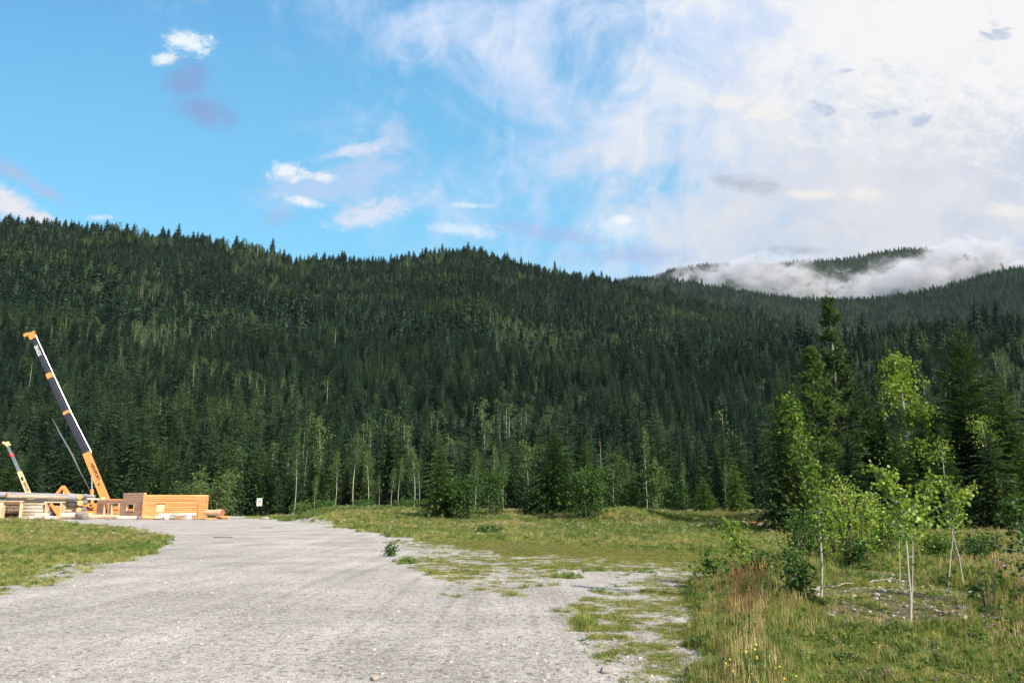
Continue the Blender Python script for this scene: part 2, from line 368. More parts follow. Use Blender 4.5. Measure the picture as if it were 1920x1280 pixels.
# ------------------------------------------------------------------ terrain
def vnoise(x, y, seed=0):
    """cheap vectorised value noise"""
    xi = np.floor(x).astype(np.int64); yi = np.floor(y).astype(np.int64); fx = x-xi; fy = y-yi
    fx = fx*fx*(3-2*fx); fy = fy*fy*(3-2*fy)
    def h(a, b):
        q = (a*374761393 + b*668265263 + seed*1442695041) & 0x7fffffff
        q = ((q ^ (q >> 13))*1274126177) & 0x7fffffff
        return ((q ^ (q >> 16)) & 0xffff)/65535.0
    return (h(xi, yi)*(1-fx)+h(xi+1, yi)*fx)*(1-fy) + (h(xi, yi+1)*(1-fx)+h(xi+1, yi+1)*fx)*fy
def fbm2(x, y, sc, oct=4, seed=0):
    a = 0.5; t = 0; s_ = 0
    for i in range(oct):
        t = t + a*vnoise(x*sc+17.3*i, y*sc+9.1*i, seed+i); s_ += a; a *= 0.5; sc *= 2.03
    return t/s_
def smooth(x, lo, hi):
    t = np.clip((x-lo)/(hi-lo), 0, 1); return t*t*(3-2*t)
def layer_tab(pts, treeh, Rc):
    """tips seen at pixels -> (azimuth, ground height at crest distance Rc)"""
    az, h = [], []
    for px, py in pts:
        d = ray(px, py); az.append(math.atan2(d[0], d[1])); rr = math.hypot(d[0], d[1])
        h.append(CAM_H + Rc*d[2]/rr - treeh*0.6)
    return np.array(az), np.array(h)
RA, RB, RC_, RD = 980., 470., 1900., 3000.
TREEH = 1
TA = layer_tab([(-700,420),(-300,405),(0,408),(60,412),(230,425),(400,447),(520,470),(560,482),(620,480),(740,482),(800,472),(850,467),(900,469),(960,486),(1040,506),(1135,521),(1250,548),(1400,580),(1600,640),(2600,700)], 24, RA)
TB = layer_tab([(-700,720),(300,700),(600,660),(900,632),(1060,618),(1300,606),(1600,602),(1920,578),(2600,560)], 24, RB)
TC = layer_tab([(-700,560),(900,560),(1100,530),(1135,521),(1190,514),(1250,512),(1300,522),(1400,540),(1500,556),(1600,556),(1700,545),(1800,522),(1860,503),(1920,494),(2600,470)], 22, RC_)
TD = layer_tab([(-700,640),(1100,560),(1200,525),(1260,500),(1320,490),(1370,492),(1480,486),(1500,483),(1580,480),(1640,470),(1690,459),(1730,458),(1780,466),(1850,482),(1920,500),(2600,530)], 20, RD)
def hgt(x, y):
    x = np.asarray(x, float); y = np.asarray(y, float)
    r = np.hypot(x, y); az = np.arctan2(x, y)
    back = 1 - smooth(np.abs(az), 1.2, 2.2)*0.85
    def mound(T, r0, Rc, pw, fall):
        H = np.interp(az, T[0], T[1])*back
        t = np.clip((r-r0)/(Rc-r0), 0, 1)**pw
        dn = np.clip((r-Rc)/fall, 0, 1); dn = dn*dn*(3-2*dn)
        return H*t*(1-dn) - 60*dn
    nz = (fbm2(x, y, 1/160., 3, 5)-0.5)
    h = np.maximum(mound(TA, 150, RA, 1.12, 500), mound(TB, 165, RB, 1.25, 420))
    h = np.maximum(h, mound(TC, 900, RC_, 1.25, 900)); h = np.maximum(h, mound(TD, 2000, RD, 1.2, 1500))
    far = smooth(r, 170, 320)
    h = np.maximum(h, 0)*smooth(r, 150, 200) + nz*16*far*(1-0.8*smooth(r, 700, 950)*(1-smooth(r, 1050, 1200)))
    # near relief
    near = 1-smooth(r, 120, 180)
    n1 = (fbm2(x, y, 1/9., 3, 2)-0.5)*0.10 + (fbm2(x, y, 1/1.7, 3, 3)-0.5)*0.03
    az_px = 960 + F*x/np.maximum(y, 1.0)*1.021
    fr = smooth(y, 2, 8)
    bank = smooth(az_px, 545, 640)*smooth(r, 62, 80)*0.75
    bank += smooth(az_px, 540, 590)*(1-smooth(az_px, 760, 820))*np.exp(-((r-96)/10)**2)*0.55
    # dirt/vegetated mounds
    def gm(px, Y, w, d, hh):
        cx = (px-960)/F/1.021*Y
        return hh*np.exp(-((x-cx)/w)**2-((y-Y)/d)**2)
    bank = bank*(1-smooth(az_px, 2300, 2600)) + gm(1170, 70, 4.0, 4, .9) + gm(1640, 13.8, 2.4, 1.8, .22) + gm(1375, 50, 2.0, 2, .45) + gm(1600, 19, 3, 2.5, .12)
    return h + near*fr*(n1+bank) + near*(1-fr)*n1
def H1(x, y): return float(hgt(np.array([x]), np.array([y]))[0])

# vegetation density map, laid out on the ground
def sdpoly(px, py, poly):
    """signed distance (positive inside); vertical distances weigh more because of the flat view"""
    P_ = np.array(poly, float); P_[:, 1] *= 3.0; X = px; Y = py*3.0
    ins = np.zeros(X.shape, bool); dmin = np.full(X.shape, 1e9); k = len(P_)
    for i in range(k):
        x0, y0 = P_[i]; x1, y1 = P_[(i+1) % k]
        c = ((y0 > Y) != (y1 > Y)) & (X < (x1-x0)*(Y-y0)/((y1-y0) if y1 != y0 else 1e-9)+x0); ins ^= c
        ex, ey = x1-x0, y1-y0; t = np.clip(((X-x0)*ex+(Y-y0)*ey)/(ex*ex+ey*ey), 0, 1)
        dmin = np.minimum(dmin, np.hypot(X-x0-t*ex, Y-y0-t*ey))
    return np.where(ins, dmin, -dmin)
PLEFT = [(-900,962),(-900,1180),(-200,1120),(0,1094),(60,1078),(110,1062),(200,1048),(275,1034),(303,1018),(292,1004),(240,996),(180,990),(120,982),(60,976),(0,970)]
PMEAD = [(500,944),(515,972),(610,981),(700,996),(780,1015),(860,1028),(960,1042),(1100,1048),(1230,1054),(1320,1062),(1360,1066),(3000,1060),(3000,944)]
PRIGHT = [(1350,1020),(1345,1075),(1325,1120),(1305,1165),(1290,1210),(1275,1300),(1260,1500),(4500,1500),(4500,1000)]
PSP1 = [(730,1012),(770,1050),(850,1098),(930,1113),(1010,1098),(1085,1068),(1200,1072),(1330,1085),(1330,1035),(900,1010)]
PSP2 = [(1080,1128),(1160,1240),(1200,1400),(1300,1400),(1300,1060),(1180,1090)]
PBARE = [(1500,1105),(1560,1085),(1700,1078),(1860,1120),(1860,1170),(1740,1185),(1620,1190),(1520,1170)]
PLEFTSP = [(-300,1090),(-300,1180),(0,1116),(120,1085),(210,1058),(290,1035),(200,1030),(0,1060)]
def veg(x, y, scat=False):
    x = np.asarray(x, float); y = np.asarray(y, float)
    px, py = topix(x, np.maximum(y, 0.5), np.zeros_like(x))
    nz = (fbm2(x, y, 1/1.6, 4, 21)-0.5); nb = (fbm2(x, y, 1/6., 3, 31)-0.5)
    n3 = (fbm2(x, y, 1/.45, 3, 121)-.5)
    def sf(poly, soft, na=60): return smooth(sdpoly(px, py, poly) + nz*na + nb*na*0.6 + n3*na*.7 + (soft*.2 if scat else -soft*.35), -soft, soft)
    g = np.maximum(sf(PLEFT, 10, 50), sf(PMEAD, 9, 40)); g = np.maximum(g, sf(PRIGHT, 70, 260))
    sp = np.maximum(sf(PSP1, 26, 90)*1.5, sf(PSP2, 40, 110)); sp = np.maximum(sp, sf(PLEFTSP, 12))
    tuft = smooth(fbm2(x, y, 1/0.33, 3, 41) + 0.35*nb, 0.43, 0.60)
    g = np.maximum(g*(1 if scat else .97), np.clip(sp*(tuft*0.72+.13), 0, 1) if scat else sp*(.06+.24*tuft))
    g = g*(1-0.5*smooth(px, 420, 380)*smooth(py, 1005, 1055)*(1-tuft))
    if scat: g = g*(1-.45*smooth(px, 1450, 1560)*smooth(py, 1190, 1230)*smooth(fbm2(x, y, 1/.5, 3, 141), .42, .55)); g = g*(1 - sf(PBARE, 60, 300)*0.66)
    g = np.where(y < 0.5, 0.6*(x > 3), g)
    g = np.where((py < 972) & (px < 500), 0.55*smooth(nz+nb, -0.1, .15), g)
    return np.clip(g, 0, 1)
# polar grid over the whole world
azs = np.concatenate([np.linspace(-math.pi, -0.78, 46)[:-1], np.linspace(-0.78, 0.78, 760), np.linspace(0.78, math.pi, 46)[1:]])
rs = np.concatenate([[0.0], np.geomspace(0.8, 6, 14)[:-1], np.geomspace(6, 140, 420)[:-1], np.geomspace(140, 1400, 120)[:-1], np.geomspace(1400, 6000, 60)])
AZ, RR = np.meshgrid(azs, rs, indexing='ij')
GX, GY = RR*np.sin(AZ), RR*np.cos(AZ)
GZ = hgt(GX, GY); GV = veg(GX, GY)
na, nr = AZ.shape
idx = np.arange(na*nr).reshape(na, nr)
quads = np.stack([idx[:-1, :-1], idx[1:, :-1], idx[1:, 1:], idx[:-1, 1:]], -1)[:, ::1].reshape(-1, 4)
qr = (0.25*(RR[:-1, :-1]+RR[1:, :-1]+RR[1:, 1:]+RR[:-1, 1:])).reshape(-1)
qv = (0.25*(GV[:-1, :-1]+GV[1:, :-1]+GV[1:, 1:]+GV[:-1, 1:])).reshape(-1)
qx = GX[:-1, :-1].reshape(-1); qy = GY[:-1, :-1].reshape(-1)
pxq, pyq = topix(qx, np.maximum(qy, .5), np.zeros_like(qx))
def ground_part(name, sel, mt):
    q = quads[sel][:, ::-1]; used, inv = np.unique(q, return_inverse=True)
    me = bpy.data.meshes.new(name)
    co = np.stack([GX.reshape(-1)[used], GY.reshape(-1)[used], GZ.reshape(-1)[used]], -1).astype(np.float32)
    me.vertices.add(len(used)); me.vertices.foreach_set('co', co.reshape(-1))
    me.loops.add(q.size); me.loops.foreach_set('vertex_index', inv.reshape(-1).astype(np.int32))
    me.polygons.add(len(q)); me.polygons.foreach_set('loop_start', np.arange(0, q.size, 4, dtype=np.int32))
    me.polygons.foreach_set('use_smooth', np.ones(len(q), bool))
    at = me.attributes.new('veg', 'FLOAT', 'POINT'); at.data.foreach_set('value', GV.reshape(-1)[used].astype(np.float32))
    me.materials.append(mt); me.update(); me.validate()
    o = bpy.data.objects.new(name, me); COL.objects.link(o); return o

m_, nn, o_ = mat('gravel_and_turf'); p_ = pos(nn); vg = attr(nn, 'veg')
tr = nn.noise(nn.mapping(p_, (1.1, 0.10, 1), rot=(0, 0, R(-17))), 1.0, 5, 0.65)       # wheel-worn streaks along the drive
n0 = nn.noise(p_, 0.35, 4, 0.6); n1_ = nn.noise(p_, 5.0, 5, 0.7); n2_ = nn.noise(p_, 42.0, 4, 0.75)
vo = nn.new('ShaderNodeTexVoronoi', feature='F1'); nn.L.new(p_, vo.inputs['Vector']); vo.inputs['Scale'].default_value = 32.0
vsep = nn.new('ShaderNodeSeparateColor'); nn.L.new(vo.outputs['Color'], vsep.inputs[0])
gc = nn.ramp(nn.m('ADD', nn.m('MULTIPLY', n0, 0.6), nn.m('MULTIPLY', tr, 0.4)), [(0.36, (0.33, 0.31, 0.29)), (0.5, (0.46, 0.435, 0.405)), (0.63, (0.60, 0.57, 0.53))])
tr2 = nn.noise(nn.mapping(p_, (4.5, 0.06, 1), rot=(0, 0, R(-19))), 1.0, 3, 0.6)
gc = nn.mix(nn.m('MULTIPLY', nn.ss(tr2, 0.50, 0.62), 0.45), gc, nn.mix(1.0, gc, (0.70, 0.69, 0.68), 'MULTIPLY'))
gc = nn.mix(nn.m('MULTIPLY', nn.ss(n1_, 0.46, 0.62), 0.75), gc, nn.mix(1.0, gc, (0.72, 0.71, 0.70), 'MULTIPLY'))
n3_ = nn.noise(p_, 14.0, 3, 0.7); gc = nn.mix(nn.ss(n3_, 0.53, 0.62), gc, nn.mix(1.0, gc, (0.50, 0.495, 0.49), 'MULTIPLY')); gc = nn.mix(nn.ss(nn.noise(nn.mapping(p_, (1,1,1), loc=(9,3,1)), 18.0, 3, 0.7), 0.58, 0.66), gc, (0.68, 0.65, 0.61))
gc = nn.mix(nn.ss(n2_, 0.54, 0.64), gc, nn.mix(1.0, gc, (0.36, 0.36, 0.37), 'MULTIPLY'))
peb = nn.m('MULTIPLY', nn.ss(vsep.outputs[0], 0.80, 0.84), nn.ss(vo.outputs['Distance'], 0.42, 0.30))
gc = nn.mix(peb, gc, nn.ramp(vsep.outputs[1], [(0.0, (0.17, 0.16, 0.17)), (0.45, (0.40, 0.36, 0.34)), (1.0, (0.68, 0.66, 0.62))]))
sc_ = nn.ramp(n1_, [(0.30, (0.045, 0.045, 0.024)), (0.48, (0.10, 0.095, 0.045)), (0.60, (0.19, 0.16, 0.095)), (0.75, (0.33, 0.30, 0.23))])
sc_ = nn.mix(nn.ss(n2_, 0.52, 0.66), sc_, (0.07, 0.055, 0.04))
f_ = nn.m('ADD', vg, nn.m('MULTIPLY', nn.m('SUBTRACT', nn.noise(p_, 9.0, 5, 0.75), 0.5), 2.2))
f_ = nn.ss(f_, 0.30, 0.80)
cg = nn.mix(f_, gc, sc_)
hb = nn.m('ADD', nn.m('MULTIPLY', n1_, 0.5), nn.m('MULTIPLY', n2_, 0.8))
nn.L.new(bsdf(nn, cg, 0.92, 0.15, bump=hb, bstr=0.8, bdist=0.035), o_.inputs[0]); M['ground'] = m_
m_, nn, o_ = mat('forest_floor'); q = nn.noise(pos(nn), 0.08, 5, 0.6)
nn.L.new(bsdf(nn, nn.ramp(q, [(0.3, (0.012, 0.020, 0.010)), (0.7, (0.030, 0.045, 0.018))]), 0.95, 0.1), o_.inputs[0]); M['floor'] = m_

isroad = (qv < 0.5) & (qr < 135) & (qy > 0) & ~((pxq > 1400) & (pyq < 1300))
tag(ground_part('gravel_yard', isroad, M['ground']), kind='structure')
tag(ground_part('ground', (~isroad) & (qr < 135), M['ground']), kind='structure')
tag(ground_part('forested_hills', qr >= 135, M['floor']), kind='structure')

# ------------------------------------------------------------------ trees
def conifer(h, rad, whorls, per, sub, seed, droop=0.35, bare=0.06, sparse=0.0, up=0.0, twig=0.30, taper=0.9, trunk_r=None, jit=0.45):
    """returns (crown MB, trunk MB): whorls of drooping branches, each a spine with side twigs"""
    rd = random.Random(seed); cr = MB(); tk = MB()
    tr_ = trunk_r or h*0.011
    tk.tube([(0, 0, -0.3), (rd.uniform(-.01, .01)*h, 0, h*0.5), (0, 0, h*0.995)], [tr_*1.15, tr_*0.6, tr_*0.08], 6)
    vs, fs, rr = cr.v, cr.f, cr.r
    for i in range(whorls):
        t = (i+rd.uniform(-.3, .3))/whorls; t = min(max(t, 0), .995)
        z0_ = h*(bare + (1-bare)*t); dz_ = h*(1-bare)/whorls*jit
        L0 = rad*(1-t)**taper * (1.0 if t > 0.12 else 0.75+2*t)
        L0 = max(L0, rad*0.05)
        nb = max(4, int(per*(1-0.35*t))); a0 = rd.uniform(0, 6.28)
        for j in range(nb):
            if rd.random() < sparse: continue
            z = z0_ + rd.uniform(-dz_, dz_); L = L0*rd.uniform(0.55, 1.2); a = a0 + 6.283*j/nb + rd.uniform(-.25, .25)
            dx, dy = math.cos(a), math.sin(a); px_, py_ = -dy, dx
            upk = up + 0.5*t
            def sp(s): return (dx*L*s, dy*L*s, z + L*(upk*s - droop*(1.15-t)*s*s*1.5))
            if sub <= 1:
                w = L*rd.uniform(.20, .30); p0 = sp(0); p1 = sp(.55); p2 = sp(1.0); b = len(vs); dz = -w*0.35
                vs.extend([p0, (p1[0]+px_*w, p1[1]+py_*w, p1[2]+dz), p1, (p1[0]-px_*w, p1[1]-py_*w, p1[2]+dz), p2])
                fs.extend([(b, b+1, b+2), (b, b+2, b+3), (b+2, b+1, b+4), (b+3, b+2, b+4)])
                q = rd.random()
                for _ in range(4): cr.mi.append(0); rr.append(q)
            else:
                q0 = rd.random()
                for k in range(sub):
                    s0 = (k+0.25)/sub; p0 = sp(s0); tl = L*twig*(1.15-s0*0.75)*rd.uniform(.7, 1.25)
                    wd = L/sub*rd.uniform(.55, .85)
                    for sd in (-1, 1):
                        fx = dx*0.62 + px_*sd*0.8; fy = dy*0.62 + py_*sd*0.8
                        e = (p0[0]+fx*tl, p0[1]+fy*tl, p0[2]-tl*rd.uniform(.05, .5))
                        mx_ = (p0[0]+fx*tl*.5-dx*wd*.2, p0[1]+fy*tl*.5-dy*wd*.2, p0[2]+tl*.02-wd*.35)
                        m2 = (p0[0]+fx*tl*.5+dx*wd*.8, p0[1]+fy*tl*.5+dy*wd*.8, p0[2]+tl*.02+rd.uniform(-.2, .1)*wd)
                        b = len(vs); vs.extend([p0, mx_, e, m2]); fs.append((b, b+1, b+2, b+3)); cr.mi.append(0)
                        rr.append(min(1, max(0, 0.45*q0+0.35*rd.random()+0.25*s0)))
                p0 = sp(.8); e = sp(1.0); w = L*.07; b = len(vs)
                vs.extend([p0, ((p0[0]+e[0])/2+px_*w, (p0[1]+e[1])/2+py_*w, (p0[2]+e[2])/2-w*.5), e, ((p0[0]+e[0])/2-px_*w, (p0[1]+e[1])/2-py_*w, (p0[2]+e[2])/2)])
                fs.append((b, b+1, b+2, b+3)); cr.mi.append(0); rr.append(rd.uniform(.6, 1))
    return cr, tk

def add_leaf(cr, c, size, rd, r=None):
    a = rd.uniform(0, 6.28); el = rd.uniform(-1.1, 0.4)
    d = Vector((math.cos(a)*math.cos(el), math.sin(a)*math.cos(el), math.sin(el)))
    s_ = d.cross(Vector((rd.uniform(-1, 1), rd.uniform(-1, 1), rd.uniform(-1, 1)))).normalized()
    c = Vector(c); w = size*.46
    b = len(cr.v)
    for q in (c, c+d*size*.35+s_*w, c+d*size*.75+s_*w*.75, c+d*size*1.05, c+d*size*.75-s_*w*.75, c+d*size*.35-s_*w): cr.v.append((q.x, q.y, q.z))
    cr.f.append((b, b+1, b+2, b+3, b+4, b+5)); cr.mi.append(0); cr.r.append(rd.random() if r is None else r)
def pine(h, rad, seed):
    rd = random.Random(seed); cr = MB(); tk = MB(); tk.tube([(0, 0, -.2), (.05, 0, h*.5), (0, 0, h*.99)], [h*.011, h*.007, .02], 8)
    z = h*.06
    while z < h*.985:
        t = z/h; L = rad*min(1, (1-t)*1.5+.14)*rd.uniform(.5, 1.1)
        if .72 < t < .85 and rd.random() < .6: z += h*.022; continue
        for j in range(rd.randint(4, 6) if t < .7 else rd.randint(3, 4)):
            a = rd.uniform(0, 6.28); e = rd.uniform(.05, .55)+.3*t; l = L*rd.uniform(.55, 1.15)
            d = Vector((math.cos(a)*math.cos(e), math.sin(a)*math.cos(e), math.sin(e))); p0 = Vector((0, 0, z)); p1 = p0+d*l*.6-Vector((0, 0, l*.06)); p2 = p0+d*l+Vector((0, 0, l*.12))
            tk.tube([p0, p1, p2], [.035, .022, .01], 4, caps=False); r0 = rd.random()
            for q in range(9):
                s_ = rd.uniform(.25, 1.05); c = p0.lerp(p2, s_)+Vector((rd.gauss(0, 1), rd.gauss(0, 1), rd.gauss(0, 1)))*l*.10
                for _ in range(15):
                    dd = Vector((rd.gauss(0, 1), rd.gauss(0, 1), rd.gauss(.5, .8))).normalized()*rd.uniform(.28, .50); sd = dd.cross(Vector((rd.gauss(0, 1), rd.gauss(0, 1), rd.gauss(0, 1)))).normalized()*.05
                    cr.add([c-sd, c+sd, c+dd], [(0, 1, 2)], 0, min(1, max(0, r0*.5+rd.random()*.5)))
        z += h*rd.uniform(.018, .030)
    return cr, tk
def add_clump(cr, c, size, rd, n_, r=None):
    for _ in range(n_):
        o = Vector((rd.gauss(0, 1), rd.gauss(0, 1), rd.gauss(0, .8)))*size
        add_leaf(cr, Vector(c)+o, size*rd.uniform(.45, 1.0), rd, r if r is None else min(1, max(0, r+rd.uniform(-.2, .2))))

def aspen(h, rad, seed, base=0.35, nleaf=900, lsize=0.12, trunk_r=None, limbs=12, lean=(0, 0), narrow=0.0):
    """white-stemmed broadleaf tree: bent trunk, limbs, leaf clumps strung along the limbs"""
    rd = random.Random(seed); cr = MB(); tk = MB(); tr_ = trunk_r or h*0.011
    K_ = 7; b1, b2 = rd.uniform(-.03, .03)*h, rd.uniform(-.03, .03)*h
    def tp(t): return Vector((lean[0]*h*t*t + b1*math.sin(t*5), lean[1]*h*t*t + b2*math.sin(t*4+1), h*t))
    tk.tube([tp(i/K_)-Vector((0, 0, .15 if i == 0 else 0)) for i in range(K_+1)], [tr_*(1.15-0.95*i/K_) for i in range(K_+1)], 7)
    tips = []
    for i in range(limbs):
        t = base + (1-base)*(i+rd.random())/limbs*0.97; p0 = tp(t); a = rd.uniform(0, 6.28)
        sh = math.sin(math.pi*min(1, (t-base)/(1-base)*0.85+0.15))**0.7
        L = rad*sh*rd.uniform(.6, 1.15) + .02*h; e = rd.uniform(.35, 1.1)
        d = Vector((math.cos(a)*math.cos(e), math.sin(a)*math.cos(e), math.sin(e)))
        pm = p0 + d*L*.5; p1 = p0 + d*L + Vector((0, 0, -.12*L)); rr = tr_*(1-t*.8)*.4
        tk.tube([p0, pm, p1], [rr, rr*.6, rr*.2], 4, caps=False)
        tips.append((p0, pm, p1, L))
    tips.append((tp(.82), tp(.92), tp(1.0), rad*.4))
    per = max(1, int(nleaf/len(tips)/8))
    for p0, pm, p1, L in tips:
        r0 = rd.random()
        for k in range(8):
            s_ = rd.uniform(.15, 1.08); q = p0.lerp(p1, s_); q += Vector((rd.gauss(0, 1), rd.gauss(0, 1), rd.gauss(0, .8)))*(L*.16+lsize*.7)
            for _ in range(per): add_leaf(cr, q+Vector((rd.gauss(0, 1), rd.gauss(0, 1), rd.gauss(0, 1)))*lsize*1.3, lsize*rd.uniform(.7, 1.15), rd, min(1, max(0, r0*.4+rd.random()*.6)))
    return cr, tk
def shrub(h, w, seed, nleaf=900, lsize=0.1, stems=7):
    rd = random.Random(seed); cr = MB(); tk = MB()
    for i in range(stems):
        a = rd.uniform(0, 6.28); L = h*rd.uniform(.6, 1.0); sp = w*.5*rd.uniform(.2, 1)
        p0 = Vector((math.cos(a)*w*.16, math.sin(a)*w*.16, -.05)); p2 = Vector((math.cos(a)*sp, math.sin(a)*sp, L)); p1 = p0.lerp(p2, .5)+Vector((-math.cos(a)*sp*.15, -math.sin(a)*sp*.15, L*.1))
        tk.tube([p0, p1, p2], [h*.012, h*.008, h*.003], 5, caps=False)
        r0 = rd.random()
        for k in range(nleaf//stems//5):
            s_ = rd.uniform(.06, 1.05); q = (p0.lerp(p1, s_*2) if s_ < .5 else p1.lerp(p2, s_*2-1)) + Vector((rd.gauss(0, 1), rd.gauss(0, 1), rd.gauss(0, .7)))*w*.13*(1.2-s_*.6)
            for _ in range(5): add_leaf(cr, q+Vector((rd.gauss(0, 1), rd.gauss(0, 1), rd.gauss(0, 1)))*lsize, lsize*rd.uniform(.7, 1.2), rd, min(1, max(0, r0*.4+rd.random()*.6)))
    return cr, tk

def plant_tree(name, parts, loc, label, cat, group, mats, names=('crown', 'trunk'), rz=0.0):
    t = thing(name, loc, label, cat, group, rz)
    for mb, nm, mt in zip(parts, names, mats):
        o = bpy.data.objects.new(nm, mb if isinstance(mb, bpy.types.Mesh) else mb.mesh(nm, mt)); COL.objects.link(o); o.parent = t
    return t

# low-detail conifers for the far forest, medium for the front trees
def merged(cr, tk, name, m1, m2):
    a = MB(); a.v = list(cr.v); a.f = list(cr.f); a.mi = [0]*len(cr.f); a.r = list(cr.r)
    b = len(a.v); a.v += tk.v; a.f += [tuple(b+i for i in f) for f in tk.f]; a.mi += [1]*len(tk.f); a.r += tk.r
    return a.mesh(name, [m1, m2])
def core(cr, z0, r, seed):
    rd = random.Random(seed); k = 9; n0 = len(cr.v)
    for i in range(k+1):
        t = i/k; q = r*(1-t)**.85*rd.uniform(.75, 1.2)
        for j in range(7): a = j*.8976+rd.uniform(-.2, .2); cr.v.append((math.cos(a)*q*rd.uniform(.7, 1.2), math.sin(a)*q*rd.uniform(.7, 1.2), z0+(.97-z0)*t))
    for i in range(k):
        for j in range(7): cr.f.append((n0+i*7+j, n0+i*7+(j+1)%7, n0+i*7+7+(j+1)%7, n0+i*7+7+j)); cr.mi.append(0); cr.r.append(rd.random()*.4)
far_protos = []
for i in range(6):
    cr, tk = conifer(1.0, [0.25, 0.28, 0.23, 0.31, 0.27, 0.21][i], 22, 9, 1, 100+i, droop=0.50, jit=1.0, taper=.62, bare=[.04, .1, .16, .03, .08, .2][i], trunk_r=.006)
    core(cr, [.04, .1, .16, .03, .08, .2][i], [0.25, 0.28, 0.23, 0.31, 0.27, 0.21][i]*.5, i)
    far_protos.append(merged(cr, tk, 'far_conifer', M['needle_far'], M['bark']))
rdx = random.Random(5); cr = MB(); tk = MB()
tk.tube([(0, 0, 0), (.01, 0, .6), (0, 0, .9)], [.011, .008, .002], 5)
for k in range(26):
    a = rdx.uniform(0, 6.28); t = rdx.uniform(.35, .98); q = .17*math.sin(math.pi*(t-.3)/.75)*rdx.uniform(.3, 1)
    add_clump(cr, (math.cos(a)*q, math.sin(a)*q, t), .045, rdx, 7)
far_protos.append(merged(cr, tk, 'far_broadleaf', M['aspen_far'], M['greybark']))
tk = MB(); tk.tube([(0, 0, 0), (.01, .0, .5), (0, 0, .95)], [.010, .007, .002], 5)
for k in range(14):
    a = rdx.uniform(0, 6.28); t = rdx.uniform(.4, .92); tk.tube([(0, 0, t), (math.cos(a)*.06, math.sin(a)*.06, t+.01)], [.002, .001], 3, caps=False)
far_protos.append(tk.mesh('far_snag', M['greybark']))

# candidate tree positions
def grid_pts(r0, r1, cell, azm=0.72):
    xs = np.arange(-r1*math.sin(azm), r1*math.sin(azm), cell); ys = np.arange(r0*math.cos(azm), r1, cell)
    X, Y = np.meshgrid(xs, ys); X = X+rng.uniform(-.48, .48, X.shape)*cell; Y = Y+rng.uniform(-.48, .48, Y.shape)*cell
    X, Y = X.ravel(), Y.ravel(); r = np.hypot(X, Y); a = np.arctan2(X, Y)
    k = (r > r0) & (r < r1) & (np.abs(a) < azm); return X[k], Y[k]
XA, YA = grid_pts(128, 1050, 5.3); XC, YC = grid_pts(1050, 2150, 7.6, .70); XD, YD = grid_pts(2500, 3150, 10, .70)
X_ = np.concatenate([XA, XC, XD]); Y_ = np.concatenate([YA, YC, YD]); r_ = np.hypot(X_, Y_); a_ = np.arctan2(X_, Y_)
edge = 133 + 14*fbm2(a_*14, a_*0, 1.0, 3, 77)
keep = (r_ > edge) & ~((X_ < -25) & (Y_ < 131))
X_, Y_, r_, a_ = X_[keep], Y_[keep], r_[keep], a_[keep]
Z_ = hgt(X_, Y_)
# visibility: keep what rises above the ground-plus-canopy in front
nb = 700; bi = ((a_+.75)/1.5*nb).astype(int); azb = (np.arange(nb)+.5)/nb*1.5-.75
rr_ = np.geomspace(120, 3300, 260); AB, RBm = np.meshgrid(azb, rr_, indexing='ij')
el = (hgt(RBm*np.sin(AB), RBm*np.cos(AB))+9*smooth(RBm, 150, 200)-CAM_H)/RBm; cm = np.maximum.accumulate(el, axis=1)
ri = np.clip(np.searchsorted(rr_, r_*0.97)-1, 0, 259)
vis = (Z_+27-CAM_H)/r_ > cm[bi, ri]
X_, Y_, Z_, r_, a_ = X_[vis], Y_[vis], Z_[vis], r_[vis], a_[vis]
nT = len(X_)
pat0 = fbm2(X_, Y_, 1/38., 3, 161)
ht = 9.5 + 7*rng.random(nT) + 3*(fbm2(X_, Y_, 1/60., 2, 8)-.5)
ht = np.where(rng.random(nT) < .08, ht*1.4, ht)
ht *= (0.95 + 0.35*rng.random(nT)*(1-smooth(r_, 150, 280)))*(0.66+.16*smooth(r_, 128, 150)*(1-smooth(r_, 150, 330))+.28*smooth(r_, 200, 500))
ht = np.where((r_ > 900) & (r_ < 1000) & (rng.random(nT) < .35), ht*1.5, ht)
ht = np.where((pat0 > .62) & (r_ > 200), ht*.75, ht)
pat = fbm2(X_, Y_, 1/55., 3, 61)
kd = rng.integers(0, 6, nT)
kd = np.where((pat > .60) & (rng.random(nT) < .45), 6, kd); kd = np.where(rng.random(nT) < .03, 6, kd)
kd = np.where((r_ < 190) & (kd == 6) & (rng.random(nT) < .65), rng.integers(0, 6, nT), kd)
kd = np.where((rng.random(nT) < .008) & (r_ < 900), 7, kd)
bad = (kd >= 6) & (r_ > 1400); kd = np.where(bad, rng.integers(0, 6, nT), kd)
ht = np.where(kd >= 6, ht*.8, ht)
order = np.argsort(r_); near_id = order[:300]; far_id = order[300:]

